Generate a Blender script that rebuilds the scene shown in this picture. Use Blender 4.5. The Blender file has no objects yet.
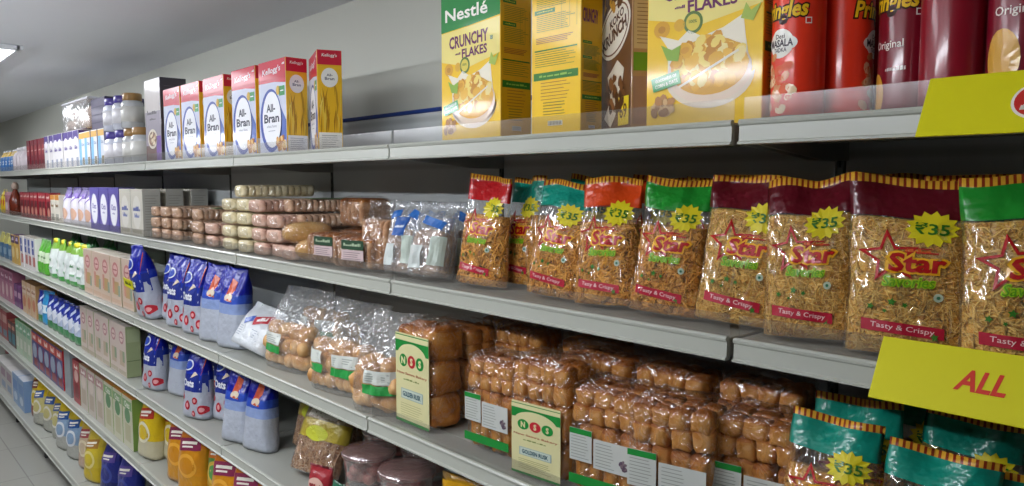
import bpy, bmesh, math, random
from mathutils import Vector, Matrix, noise
random.seed(7)
SC = bpy.context.scene
COL = SC.collection
R = math.radians

# ------------------------------------------------------------------ camera constants (used to read the photograph)
FPX = 745.0
CAMZ = 1.66
YAW = R(42.6)            # angle between the view direction and the shelf run (-x)
PIT = R(4.53)            # looking down
cp, sp = math.cos(PIT), math.sin(PIT)
fx, fy = -math.cos(YAW), math.sin(YAW)
rx, ry = math.sin(YAW), math.cos(YAW)

def xat(px, z, d):
    """world x of image column px at height z on the upright plane y = d"""
    a = (px - 512) / FPX
    zr = z - CAMZ
    return (a*cp*d*fy - a*sp*zr - d*ry) / (rx - a*cp*fx)

def zat(px, py, d):
    """world z of the pixel on the upright plane y = d"""
    r = (px - 512)/FPX; v = (243 - py)/FPX
    f = cp + sp*v; u = -sp + cp*v
    y = f*fy + r*ry
    return CAMZ + u*d/y

LV = dict(A=1.752, B=1.427, C=1.104, D=0.790, E=0.468, F=0.117)
FRONT = dict(A=1.0, B=1.0, C=.93, D=.93, E=.93, F=.88)
BACK = 1.35

def span(lv, pl, pr, d):
    z = LV[lv]
    a, b = xat(pl, z, d), xat(pr, z, d)
    return (a+b)/2, b-a

# ------------------------------------------------------------------ materials
def lin(h):
    h = h.lstrip('#')
    o = []
    for i in (0, 2, 4):
        c = int(h[i:i+2], 16)/255
        o.append(c/12.92 if c <= .04045 else ((c+.055)/1.055)**2.4)
    return (*o, 1)

MATS = {}
def nodes(name):
    m = bpy.data.materials.new(name); m.use_nodes = True
    nt = m.node_tree; nt.nodes.clear()
    out = nt.nodes.new('ShaderNodeOutputMaterial')
    return m, nt, out
def N(nt, t, **kw):
    n = nt.nodes.new(t)
    for k, v in kw.items():
        if hasattr(n, k) and not k.startswith('i_'): setattr(n, k, v)
    return n

def P(hexc, rough=.5, coat=0., metal=0., var=.06, scale=40, bump=0., bscale=60, trans=0.):
    key = (hexc, rough, coat, metal, var, scale, bump, bscale, trans)
    if key in MATS: return MATS[key]
    m, nt, out = nodes('surface_%s_%d' % (hexc.strip('#'), len(MATS)))
    b = nt.nodes.new('ShaderNodeBsdfPrincipled')
    b.inputs['Roughness'].default_value = rough
    b.inputs['Specular IOR Level'].default_value = .3
    b.inputs['Coat Weight'].default_value = coat
    b.inputs['Coat Roughness'].default_value = .09
    b.inputs['Metallic'].default_value = metal
    c = lin(hexc)
    tc = nt.nodes.new('ShaderNodeTexCoord')
    nz = nt.nodes.new('ShaderNodeTexNoise'); nz.inputs['Scale'].default_value = scale; nz.inputs['Detail'].default_value = 3
    nt.links.new(tc.outputs['Object'], nz.inputs['Vector'])
    mx = nt.nodes.new('ShaderNodeMix'); mx.data_type = 'RGBA'
    mx.inputs['A'].default_value = tuple(min(1, v*(1-var)) for v in c[:3])+(1,)
    mx.inputs['B'].default_value = tuple(min(1, v*(1+var)) for v in c[:3])+(1,)
    nt.links.new(nz.outputs['Fac'], mx.inputs['Factor'])
    nt.links.new(mx.outputs['Result'], b.inputs['Base Color'])
    if bump:
        n2 = nt.nodes.new('ShaderNodeTexNoise'); n2.inputs['Scale'].default_value = bscale; n2.inputs['Detail'].default_value = 2
        nt.links.new(tc.outputs['Object'], n2.inputs['Vector'])
        bp = nt.nodes.new('ShaderNodeBump'); bp.inputs['Strength'].default_value = bump; bp.inputs['Distance'].default_value = .01
        nt.links.new(n2.outputs['Fac'], bp.inputs['Height']); nt.links.new(bp.outputs['Normal'], b.inputs['Normal'])
        if coat: nt.links.new(bp.outputs['Normal'], b.inputs['Coat Normal'])
    nt.links.new(b.outputs[0], out.inputs[0])
    MATS[key] = m
    return m
def card(h): return P(h, .4, .3, var=.04)          # printed carton board
def ink(h): return P(h, .42, .3, var=.03)
def foil(h): return P(h, .3, .5, var=.08, bump=.5, bscale=45)   # printed plastic film
def dull(h): return P(h, .6)

def film(name, lo=.04, hi=.4, tint='#ffffff', rough=.1, scale=(30, 30, 9), strength=.6, haze=0., hazec='#e8ecec', blend=.22):
    """thin clear plastic: see-through, with mirror-like glints along sharp creases"""
    if name in MATS: return MATS[name]
    m, nt, out = nodes(name)
    L = nt.links.new
    tc = nt.nodes.new('ShaderNodeTexCoord')
    mp = nt.nodes.new('ShaderNodeMapping'); mp.inputs['Scale'].default_value = scale; mp.inputs['Rotation'].default_value = (0, .35, 0)
    L(tc.outputs['Object'], mp.inputs['Vector'])
    nz = nt.nodes.new('ShaderNodeTexNoise'); nz.inputs['Scale'].default_value = 1; nz.inputs['Detail'].default_value = 1.2; nz.inputs['Distortion'].default_value = .9
    L(mp.outputs[0], nz.inputs['Vector'])
    s1 = nt.nodes.new('ShaderNodeMath'); s1.operation = 'SUBTRACT'; s1.inputs[1].default_value = .5; L(nz.outputs['Fac'], s1.inputs[0])
    s2 = nt.nodes.new('ShaderNodeMath'); s2.operation = 'ABSOLUTE'; L(s1.outputs[0], s2.inputs[0])
    s3 = nt.nodes.new('ShaderNodeMath'); s3.operation = 'POWER'; s3.inputs[1].default_value = .75; L(s2.outputs[0], s3.inputs[0])
    bp = nt.nodes.new('ShaderNodeBump'); bp.inputs['Strength'].default_value = strength; bp.inputs['Distance'].default_value = .02
    L(s3.outputs[0], bp.inputs['Height'])
    lw = nt.nodes.new('ShaderNodeLayerWeight'); lw.inputs['Blend'].default_value = blend
    L(bp.outputs['Normal'], lw.inputs['Normal'])
    mr = nt.nodes.new('ShaderNodeMapRange'); mr.inputs['To Min'].default_value = lo; mr.inputs['To Max'].default_value = hi
    L(lw.outputs['Facing'], mr.inputs['Value'])
    tr = nt.nodes.new('ShaderNodeBsdfTransparent'); tr.inputs['Color'].default_value = lin(tint)
    gl = nt.nodes.new('ShaderNodeBsdfGlossy'); gl.inputs['Roughness'].default_value = rough; gl.inputs['Color'].default_value = (1, 1, 1, 1)
    L(bp.outputs['Normal'], gl.inputs['Normal'])
    base = tr
    if haze:
        df = nt.nodes.new('ShaderNodeBsdfDiffuse'); df.inputs['Color'].default_value = lin(hazec)
        m1 = nt.nodes.new('ShaderNodeMixShader'); m1.inputs[0].default_value = haze
        L(tr.outputs[0], m1.inputs[1]); L(df.outputs[0], m1.inputs[2]); base = m1
    ms = nt.nodes.new('ShaderNodeMixShader')
    L(mr.outputs[0], ms.inputs[0]); L(base.outputs[0], ms.inputs[1]); L(gl.outputs[0], ms.inputs[2])
    L(ms.outputs[0], out.inputs[0])
    MATS[name] = m
    return m
def FILM(): return film('clear_snack_film', .07, .5, strength=.75, rough=.09, haze=.025)
def BREADFILM(): return film('clear_bread_film', .09, .5, scale=(34, 34, 28), strength=.95)
def CLEARBAG(): return film('loose_clear_bag', .05, .42, scale=(30, 30, 24), strength=.65, haze=.09)
def GUARD(): return film('clear_shelf_guard', .03, .22, scale=(2, 2, 2), strength=.01, rough=.15, haze=.13, hazec='#86827c')
def BOXFILM(): return film('clear_box_plastic', .12, .7, scale=(9, 9, 9), strength=.15, rough=.08, haze=.12)

def ramp_mat(name, cols, scale=60, rough=.5, coat=0, bump=.4, stretch=(1, 1, 1), detail=4, dist=0.):
    if name in MATS: return MATS[name]
    m, nt, out = nodes(name); L = nt.links.new
    tc = nt.nodes.new('ShaderNodeTexCoord')
    mp = nt.nodes.new('ShaderNodeMapping'); mp.inputs['Scale'].default_value = stretch
    L(tc.outputs['Object'], mp.inputs['Vector'])
    nz = nt.nodes.new('ShaderNodeTexNoise'); nz.inputs['Scale'].default_value = scale; nz.inputs['Detail'].default_value = detail; nz.inputs['Distortion'].default_value = dist
    L(mp.outputs[0], nz.inputs['Vector'])
    rp = nt.nodes.new('ShaderNodeValToRGB')
    e = rp.color_ramp.elements
    while len(e) < len(cols): e.new(.5)
    for i, c in enumerate(cols):
        e[i].position = .3 + .4*i/(len(cols)-1); e[i].color = lin(c)
    L(nz.outputs['Fac'], rp.inputs[0])
    b = nt.nodes.new('ShaderNodeBsdfPrincipled'); b.inputs['Roughness'].default_value = rough; b.inputs['Coat Weight'].default_value = coat
    L(rp.outputs[0], b.inputs['Base Color'])
    bp = nt.nodes.new('ShaderNodeBump'); bp.inputs['Strength'].default_value = bump; bp.inputs['Distance'].default_value = .006
    L(nz.outputs['Fac'], bp.inputs['Height']); L(bp.outputs['Normal'], b.inputs['Normal'])
    L(b.outputs[0], out.inputs[0])
    MATS[name] = m
    return m
def SEV(): return ramp_mat('fried_noodle_mix', ['#b0681a', '#e29c32', '#f4c86c'], 90, .55, .1, .8, (1, 1, 2.2), 3, 1.5)
def SEVB(): return ramp_mat('fried_noodle_mix_pale', ['#c07c1c', '#e8ae40', '#f8d680'], 90, .55, .1, .8, (1, 1, 2.2), 3, 1.5)
def RUSK(): return ramp_mat('toasted_rusk', ['#85480f', '#be7a2c', '#d69c50'], 22, .7, 0, .6)
def RUSKTOP(): return ramp_mat('toasted_crust', ['#71360c', '#a65e1a', '#c88034'], 26, .6, 0, .5)
def BUN(): return ramp_mat('baked_bun', ['#ac7238', '#cf9a5a', '#e6bf88'], 20, .55, .1, .3)
def LOAF(): return ramp_mat('brown_bread', ['#8a5c38', '#b68862', '#d2ac88'], 30, .7, 0, .5)
def SLICES(): return ramp_mat('pale_brown_slices', ['#9c785c', '#c49f82', '#dcc0a6'], 30, .7, 0, .5)
def CREAMBREAD(): return ramp_mat('cream_bread', ['#c4b285', '#dccfa8', '#ece3c6'], 30, .7, 0, .5)
def PINKBREAD(): return ramp_mat('pinkish_bread', ['#b08472', '#cfa994', '#e6ccbc'], 30, .7, 0, .5)

def stripes_mat():
    if 'seal' in MATS: return MATS['seal']
    m, nt, out = nodes('striped_seal'); L = nt.links.new
    tc = nt.nodes.new('ShaderNodeTexCoord'); sx = nt.nodes.new('ShaderNodeSeparateXYZ'); L(tc.outputs['Object'], sx.inputs[0])
    a = nt.nodes.new('ShaderNodeMath'); a.operation = 'MULTIPLY'; a.inputs[1].default_value = 125; L(sx.outputs['X'], a.inputs[0])
    f = nt.nodes.new('ShaderNodeMath'); f.operation = 'FRACT'; L(a.outputs[0], f.inputs[0])
    g = nt.nodes.new('ShaderNodeMath'); g.operation = 'GREATER_THAN'; g.inputs[1].default_value = .42; L(f.outputs[0], g.inputs[0])
    mx = nt.nodes.new('ShaderNodeMix'); mx.data_type = 'RGBA'; mx.inputs['A'].default_value = lin('#8c2a10'); mx.inputs['B'].default_value = lin('#e0a832')
    L(g.outputs[0], mx.inputs['Factor'])
    b = nt.nodes.new('ShaderNodeBsdfPrincipled'); b.inputs['Roughness'].default_value = .35; L(mx.outputs['Result'], b.inputs['Base Color'])
    L(b.outputs[0], out.inputs[0]); MATS['seal'] = m
    return m

# ------------------------------------------------------------------ mesh builder
class MB:
    def __init__(s): s.v = []; s.f = []; s.m = []; s.sm = []; s.mats = []
    def mi(s, m):
        if m not in s.mats: s.mats.append(m)
        return s.mats.index(m)
    def add(s, vs, fs, mat, smooth=False):
        o = len(s.v); s.v.extend([tuple(v) for v in vs])
        if isinstance(mat, list):
            mm = [s.mi(q) for q in mat]
        else:
            k = s.mi(mat); mm = [k]*len(fs)
        for f, k in zip(fs, mm):
            s.f.append(tuple(i+o for i in f)); s.m.append(k); s.sm.append(smooth)
        return s
    def mesh(s, name):
        me = bpy.data.meshes.new(name)
        me.from_pydata(s.v, [], s.f)
        for m in s.mats: me.materials.append(m)
        me.polygons.foreach_set('material_index', s.m)
        me.polygons.foreach_set('use_smooth', s.sm)
        me.update()
        return me
    def build(s, name, parent=None, loc=(0, 0, 0), rot=(0, 0, 0)):
        o = bpy.data.objects.new(name, s.mesh(name)); COL.objects.link(o)
        o.location = loc; o.rotation_euler = rot
        if parent: o.parent = parent
        return o

def tag(o, label, cat, group=None, kind=None):
    if label: o['label'] = label
    if cat: o['category'] = cat
    if group: o['group'] = group
    if kind: o['kind'] = kind
    return o
def thing(name, label, cat, loc=(0, 0, 0), rotz=0, group=None, rot=None):
    o = bpy.data.objects.new(name, None); COL.objects.link(o); o.empty_display_size = .05
    o.location = loc; o.rotation_euler = rot or (0, 0, rotz)
    return tag(o, label, cat, group)
def dup(root, loc, rotz=0, label=None, group=None, rot=None):
    r = root.copy(); COL.objects.link(r); r.location = loc; r.rotation_euler = rot or (0, 0, rotz)
    if label: r['label'] = label
    if group: r['group'] = group
    for ch in list(root.children):
        c = ch.copy(); COL.objects.link(c); c.parent = r
        for g in list(ch.children):
            d = g.copy(); COL.objects.link(d); d.parent = c
    return r
ORD = ['first', 'second', 'third', 'fourth', 'fifth', 'sixth', 'seventh', 'eighth', 'ninth', 'tenth', 'eleventh', 'twelfth']

def cbox(mb, w, d, h, mats, b=.0012, c=(0, 0, 0), seg=1):
    """edge-rounded box, base centre at c. mats: one material or dict by side (front right left back top bottom)"""
    bm = bmesh.new()
    bmesh.ops.create_cube(bm, size=1)
    for v in bm.verts:
        v.co = Vector((v.co.x*w, v.co.y*d, (v.co.z+.5)*h))
    if b:
        bmesh.ops.bevel(bm, geom=list(bm.edges), offset=b, segments=seg, affect='EDGES', profile=.5)
    bm.normal_update()
    vs = [v.co + Vector(c) for v in bm.verts]; bm.verts.index_update()
    fs = []; ml = []
    for f in bm.faces:
        fs.append([v.index for v in f.verts]); n = f.normal
        if not isinstance(mats, dict): ml.append(mats); continue
        k = max((('right', n.x), ('left', -n.x), ('front', -n.y), ('back', n.y), ('top', n.z), ('bottom', -n.z)), key=lambda t: t[1])[0]
        ml.append(mats.get(k, mats['all']))
    bm.free()
    mb.add(vs, fs, ml)
    return mb

def lathe(mb, prof, mat, n=28, c=(0, 0, 0), smooth=True, squash=1.):
    """prof: list of (r, z, material or None)"""
    vs = []; fs = []; ml = []
    for r, z, *_ in prof:
        for i in range(n):
            a = 2*math.pi*i/n
            vs.append((c[0]+r*math.cos(a), c[1]+r*math.sin(a)*squash, c[2]+z))
    for j in range(len(prof)-1):
        m = prof[j][2] if len(prof[j]) > 2 and prof[j][2] else mat
        for i in range(n):
            k = (i+1) % n
            fs.append((j*n+i, j*n+k, (j+1)*n+k, (j+1)*n+i)); ml.append(m)
    fs.append(tuple(range(n-1, -1, -1))); ml.append(mat)
    fs.append(tuple((len(prof)-1)*n+i for i in range(n))); ml.append(mat)
    mb.add(vs, fs, ml, smooth)
    return mb

def sgn(v, e): return math.copysign(abs(v)**e, v)
def lump(mb, c, r, mat, e=.5, seed=0, amp=.04, nu=14, nv=9, top=None, freq=3., e2=None):
    """superellipsoid blob: e=1 round, e=.3 boxy; top: material for upper faces"""
    vs = []; fs = []; ml = []
    e2 = e2 or e
    for j in range(nv+1):
        ph = -math.pi/2 + math.pi*j/nv
        for i in range(nu):
            th = 2*math.pi*i/nu
            p = Vector((sgn(math.cos(ph), e)*sgn(math.cos(th), e2), sgn(math.cos(ph), e)*sgn(math.sin(th), e2), sgn(math.sin(ph), e)))
            k = 1 + amp*noise.noise(p*freq + Vector((seed*3.1, seed*1.7, seed)))
            vs.append((c[0]+p.x*r[0]*k, c[1]+p.y*r[1]*k, c[2]+p.z*r[2]*k))
    for j in range(nv):
        for i in range(nu):
            k = (i+1) % nu
            fs.append((j*nu+i, j*nu+k, (j+1)*nu+k, (j+1)*nu+i)); ml.append(top if (top and j >= nv*.66) else mat)
    mb.add(vs, fs, ml, True)
    return mb

def tube(mb, pts, r, mat, n=4):
    vs = []; fs = []
    for j, p in enumerate(pts):
        p = Vector(p)
        t = (Vector(pts[min(j+1, len(pts)-1)]) - Vector(pts[max(j-1, 0)])).normalized()
        u = t.orthogonal().normalized(); w = t.cross(u)
        for i in range(n):
            a = 2*math.pi*i/n
            vs.append(p + (u*math.cos(a)+w*math.sin(a))*r)
    for j in range(len(pts)-1):
        for i in range(n):
            k = (i+1) % n; fs.append((j*n+i, j*n+k, (j+1)*n+k, (j+1)*n+i))
    fs.append(tuple(range(n-1, -1, -1))); fs.append(tuple((len(pts)-1)*n+i for i in range(n)))
    mb.add(vs, fs, mat, True)

# ------------------------------------------------------------------ printed artwork (2-D pieces laid on a surface)
TXT = {}
def text2d(s, bold=0.):
    k = (s, bold)
    if k in TXT: return TXT[k]
    cu = bpy.data.curves.new('lettering', 'FONT'); cu.body = s; cu.size = 1; cu.offset = bold; cu.resolution_u = 2
    ob = bpy.data.objects.new('lettering', cu); COL.objects.link(ob)
    dg = bpy.context.evaluated_depsgraph_get()
    me = ob.evaluated_get(dg).to_mesh()
    vs = [(v.co.x, v.co.y) for v in me.vertices]; fs = [tuple(p.vertices) for p in me.polygons]
    ob.evaluated_get(dg).to_mesh_clear()
    bpy.data.objects.remove(ob); bpy.data.curves.remove(cu)
    if not vs: vs, fs = [(0, 0), (1, 0), (1, 1)], [(0, 1, 2)]
    TXT[k] = (vs, fs)
    return TXT[k]
READ = {"Kellogg's", 'All-', 'Bran', 'wheat flakes', 'Nestlé', 'CRUNCHY', 'FLAKES', 'GOODNESS OF', 'CORN & OATS', '100%', 'KOKO', 'KRUNCH', '69', 'Pringles', 'Desi', 'MASALA', 'TADKA', 'Original', '₹35',
        'Star', 'Savories', 'Tasty & Crispy', 'Oats', 'New Samra Bakery', 'GOLDEN RUSK', 'N', 'S', 'ALL', 'noodles'}
def greek(s, cx, cy, mat, w=None, h=None, layer=3, rot=0.):
    """lettering too small or blurred to read: a line of uneven strokes"""
    n = max(3, len(s)); w = w or (h or .01)*n*.6; h = h or w/n*1.4
    rn = random.Random(sum(map(ord, s))+n); vs = []; fs = []; cr, sr = math.cos(rot), math.sin(rot)
    x = -w/2
    while x < w/2-w*.04:
        ww = w*rn.uniform(.07, .2); k = len(vs); hh = h*rn.choice((.4, .5, .6, .85))
        e = min(w/2, x+ww); vs += [(x, -h*.35), (e, -h*.35+h*.04), (e, -h*.35+hh), (x, -h*.35+hh*.9)]; fs.append((k, k+1, k+2, k+3)); x += ww+w*.03
    return ([(cx+x*cr-y*sr, cy+x*sr+y*cr) for x, y in vs], fs, mat, layer)
def txt(s, cx, cy, mat, w=None, h=None, layer=3, bold=.015, shear=0., rot=0.):
    if s not in READ: return greek(s, cx, cy, mat, w, h, layer, rot)
    vs, fs = text2d(s, bold)
    x0 = min(v[0] for v in vs); x1 = max(v[0] for v in vs); y0 = min(v[1] for v in vs); y1 = max(v[1] for v in vs)
    ax = w/(x1-x0) if w else None; ay = h/(y1-y0) if h else None
    ax = ax or ay; ay = ay or ax
    o = []
    cr, sr = math.cos(rot), math.sin(rot)
    for x, y in vs:
        X = (x-(x0+x1)/2)*ax; Y = (y-(y0+y1)/2)*ay; X += shear*Y
        o.append((cx+X*cr-Y*sr, cy+X*sr+Y*cr))
    return (o, fs, mat, layer)
def rect(cx, cy, w, h, mat, layer=1, nx=1, ny=1, shear=0., rot=0.):
    vs = []; fs = []; cr, sr = math.cos(rot), math.sin(rot)
    for j in range(ny+1):
        for i in range(nx+1):
            X = (i/nx-.5)*w; Y = (j/ny-.5)*h + shear*X
            vs.append((cx+X*cr-Y*sr, cy+X*sr+Y*cr))
    for j in range(ny):
        for i in range(nx):
            a = j*(nx+1)+i; fs.append((a, a+1, a+nx+2, a+nx+1))
    return (vs, fs, mat, layer)
def ell(cx, cy, ax, ay, mat, layer=2, n=24, rot=0., rings=2):
    vs = [(cx, cy)]; fs = []; cr, sr = math.cos(rot), math.sin(rot)
    for k in range(1, rings+1):
        for i in range(n):
            a = 2*math.pi*i/n; X = ax*math.cos(a)*k/rings; Y = ay*math.sin(a)*k/rings
            vs.append((cx+X*cr-Y*sr, cy+X*sr+Y*cr))
    for i in range(n):
        j = (i+1) % n; fs.append((0, 1+i, 1+j))
        for k in range(1, rings):
            fs.append((1+(k-1)*n+i, 1+k*n+i, 1+k*n+j, 1+(k-1)*n+j))
    return (vs, fs, mat, layer)
def ringp(cx, cy, pts_out, pts_in, mat, layer=2):
    n = len(pts_out)
    return ([(cx+x, cy+y) for x, y in pts_out+pts_in], [(i, (i+1) % n, n+(i+1) % n, n+i) for i in range(n)], mat, layer)
def starpts(r, r2, n=5, rot=math.pi/2, sx=1.):
    return [((r if i % 2 == 0 else r2)*math.cos(rot+math.pi*i/n)*sx, (r if i % 2 == 0 else r2)*math.sin(rot+math.pi*i/n)) for i in range(2*n)]
def star(cx, cy, r, r2, mat, n=5, layer=2, rot=math.pi/2, sx=1.):
    p = starpts(r, r2, n, rot, sx)
    return ([(cx, cy)]+[(cx+x, cy+y) for x, y in p], [(0, 1+i, 1+(i+1) % (2*n)) for i in range(2*n)], mat, layer)
def poly(pts, mat, layer=2):
    cx = sum(p[0] for p in pts)/len(pts); cy = sum(p[1] for p in pts)/len(pts); n = len(pts)
    return ([(cx, cy)]+list(pts), [(0, 1+i, 1+(i+1) % n) for i in range(n)], mat, layer)
def lines(cx, y0, y1, w, mat, n, th=.0012, layer=2, seed=1, frac=.25):
    rn = random.Random(seed); o = []
    for i in range(n):
        ww = w*(1-frac*rn.random()); y = y0+(y1-y0)*i/max(1, n-1)
        o.append(rect(cx-(w-ww)/2, y, ww, th, mat, layer))
    return o
def flakes(cx, cy, ax, ay, n, size, cols, layer=4, seed=3):
    rn = random.Random(seed); o = []
    for i in range(n):
        a = rn.random()*6.283; q = rn.random()**.5
        s = size*(.6+.7*rn.random())
        o.append(ell(cx+ax*q*math.cos(a), cy+ay*q*math.sin(a), s, s*.68, ink(rn.choice(cols)), layer+.05*i/n*10, 8, rn.random()*3, 1))
    return o
def apply(mb, prints, fmap, unit=.00035):
    for vs, fs, mat, layer in prints:
        mb.add([fmap(x, y, layer*unit) for x, y in vs], fs, mat)

# ------------------------------------------------------------------ cartons
def carton_mb(w, d, h, mats, front=(), right=(), top=(), bev=.0012):
    mb = cbox(MB(), w, d, h, mats, bev)
    apply(mb, front, lambda x, y, o: (x, -d/2-o, y))
    apply(mb, right, lambda x, y, o: (d/2*0+w/2+o, x, y))
    apply(mb, top, lambda x, y, o: (x, y, h+o))
    return mb
MESHES = {}
def put(name, mesh, label, cat, loc, rotz=0, group=None, rot=None):
    """a thing that is one mesh; meshes are shared by repeats"""
    o = bpy.data.objects.new(name, mesh); COL.objects.link(o)
    o.location = loc; o.rotation_euler = rot or (0, 0, rotz)
    return tag(o, label, cat, group)

def art_bran_front(w, h):
    red, white, blue = ink('#d0203c'), ink('#f4f5fa'), ink('#2f4aa5')
    return [rect(0, h*.895, w*.985, h*.20, red, 1), poly([(-w*.49, h*.80), (w*.49, h*.80), (w*.49, h*.74), (w*.1, h*.765), (-w*.49, h*.77)], red, 1),
            txt("Kellogg's", -.01*w, h*.885, white, w=w*.66, h=h*.085, layer=2, shear=.15, rot=.05), txt("7", w*.42, h*.94, white, h=h*.03, layer=2),
            ell(-w*.06, h*.36, w*.40, h*.34, blue, 1, 30), poly([(w*.2, h*.1), (w*.49, h*.02), (w*.49, h*.35), (w*.3, h*.5)], ink('#4b66b8'), 1),
            ell(-w*.03, h*.37, w*.34, h*.30, white, 2, 30),
            txt("All-", -w*.05, h*.495, ink('#33354a'), w=w*.32, h=h*.085, layer=3, bold=.03), txt("Bran", -w*.03, h*.385, ink('#33354a'), w=w*.55, h=h*.095, layer=3, bold=.03),
            txt("wheat flakes", -w*.03, h*.30, ink('#8a8ca0'), w=w*.36, h=h*.03, layer=3, bold=0), rect(-w*.03, h*.25, w*.25, h*.006, ink('#9a9cb0'), 3),
            rect(w*.36, h*.66, w*.2, h*.10, ink('#3f9a55'), 2), rect(w*.36, h*.66, w*.12, h*.012, white, 3), ell(w*.22, h*.67, w*.07, h*.05, ink('#d9b23a'), 2, 12)] \
        + flakes(w*.30, h*.10, w*.17, h*.07, 30, .012, ['#d79a3c', '#e9c27a', '#b97428', '#f2e0bd'])
def art_bran_side(d, h):
    red, white = ink('#d0203c'), ink('#f4f1ea')
    o = [rect(0, h*.925, d*.97, h*.14, red, 2), txt("Kellogg's", 0, h*.945, white, w=d*.6, h=h*.04, layer=3, shear=.15)]
    rn = random.Random(4)
    for i in range(26):
        x = d*(rn.random()-.5)*.88; y = h*(.24+.45*rn.random()); t = rn.uniform(-.12, .12)
        o.append(poly([(x-.001, y-h*.13), (x+.0025, y), (x+.001+t*.08, y+h*.13), (x-.0025, y)], ink(rn.choice(['#b9801c', '#f0cb4a', '#c99424', '#f5d96a'])), 1+.02*i))
    o += [ell(0, h*.73, d*.34, h*.095, white, 2.5, 24), txt("All-", 0, h*.755, ink('#4a4a5c'), w=d*.24, h=h*.025, layer=3), txt("Bran", 0, h*.72, ink('#4a4a5c'), w=d*.38, h=h*.03, layer=3),
          rect(0, h*.105, d*.92, h*.17, white, 2)] + lines(0, h*.05, h*.16, d*.7, ink('#a9a6a0'), 6, .0018, 3)
    return o
def bran_mesh():
    if 'bran' not in MESHES:
        w, d, h = .19, .07, .288
        MESHES['bran'] = carton_mb(w, d, h, dict(all=card('#ccd2e6'), right=card('#f2be2a'), left=card('#f2be2a'), top=card('#c81f3a')), art_bran_front(w, h), art_bran_side(d, h)).mesh('cereal_carton')
    return MESHES['bran']

def art_crunchy_front(w, h, seed=1):
    g, white, pur = ink('#1d8a3c'), ink('#fbfaf0'), ink('#6a1f5a')
    o = [poly([(-w*.495, h*.995), (w*.495, h*.995), (w*.495, h*.80), (0, h*.775), (-w*.495, h*.76)], g, 1),
         txt("Nestlé", -w*.06, h*.87, white, w=w*.72, h=h*.085, layer=2, bold=.02),
         poly([(-w*.49, h*.755), (0, h*.77), (w*.49, h*.79), (w*.49, h*.56), (0, h*.5), (-w*.49, h*.56)], ink('#f6e486'), 1),
         txt("CRUNCHY", -w*.02, h*.685, pur, w=w*.66, h=h*.085, layer=2, bold=.03, rot=.03),
         txt("FLAKES", w*.08, h*.60, pur, w=w*.42, h=h*.062, layer=2, bold=.03, rot=.03),
         ell(-w*.08, h*.515, w*.085, w*.09, ink('#5d7a34'), 2, 20), ell(-w*.08, h*.515, w*.062, w*.066, ink('#e4cf52'), 3, 20), txt("100%", -w*.08, h*.52, ink('#4d6a2a'), w=w*.07, layer=4),
         ell(-w*.36, h*.50, w*.075, w*.07, ink('#e0a51f'), 2, 14), ell(-w*.36, h*.50, w*.035, w*.03, ink('#c98a18'), 3, 10), ell(-w*.2, h*.51, w*.05, w*.05, ink('#e5b02c'), 2, 14)]
    # milk splash and bowl
    o += [poly([(-w*.30, h*.40), (-w*.38, h*.47), (-w*.22, h*.43), (-w*.12, h*.48), (0, h*.44), (w*.18, h*.47), (w*.34, h*.52), (w*.36, h*.42), (w*.40, h*.28), (0, h*.2), (-w*.3, h*.22)], ink('#f8efd8'), 2)]
    o += [ell(w*.06, h*.265, w*.36, h*.155, ink('#efd9c4'), 3, 30), ell(w*.06, h*.29, w*.33, h*.14, ink('#dfa63a'), 4, 30), ell(w*.06, h*.29, w*.33, h*.14, ink('#e0a838'), 4, 30)]
    o += flakes(w*.06, h*.31, w*.29, h*.115, 110, .0115, ['#f0bc40', '#f8dc74', '#dc9c28', '#e8b030', '#fae49a', '#cc8a1e'], 5, seed)
    o += [rect(w*.06, h*.275, w*.56, h*.012, ink('#f6ead4'), 8.5, rot=.45), ringp(w*.06, h*.25, [(w*.38*math.cos(math.pi+math.pi*i/15), h*.165*math.sin(math.pi+math.pi*i/15)) for i in range(16)]+[(w*.38*math.cos(math.pi*2-math.pi*i/15), h*.14*math.sin(math.pi*2-math.pi*i/15)) for i in range(16)], [(0, -h*.12)]*32, ink('#ecdcc6'), 2.6),
          rect(-w*.31, h*.235, w*.26, h*.07, ink('#2c9a4c'), 9, rot=.22), txt("GOODNESS OF", -w*.31, h*.25, white, w=w*.2, h=h*.016, layer=10, rot=.22), txt("CORN & OATS", -w*.305, h*.222, white, w=w*.21, h=h*.019, layer=10, rot=.22),
          poly([(-w*.30, h*.34), (-w*.36, h*.42), (-w*.26, h*.39), (-w*.18, h*.41), (-w*.20, h*.33)], ink('#8fb53a'), 8.6), poly([(w*.32, h*.50), (w*.36, h*.57), (w*.40, h*.53), (w*.48, h*.56), (w*.42, h*.48)], ink('#a9bf4a'), 4),
          rect(w*.36, h*.665, .008, .008, ink('#2c7a44'), 2), rect(w*.36, h*.665, .005, .005, white, 3), ell(w*.36, h*.665, .002, .002, ink('#2c7a44'), 4, 8),
          txt("WITH", -w*.2, h*.60, pur, w=w*.09, layer=2)]
    o += flakes(-w*.34, h*.10, w*.10, h*.045, 26, .008, ['#b98246', '#d9b27a', '#9a6a34'], 5, seed+9)
    return o
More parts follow.
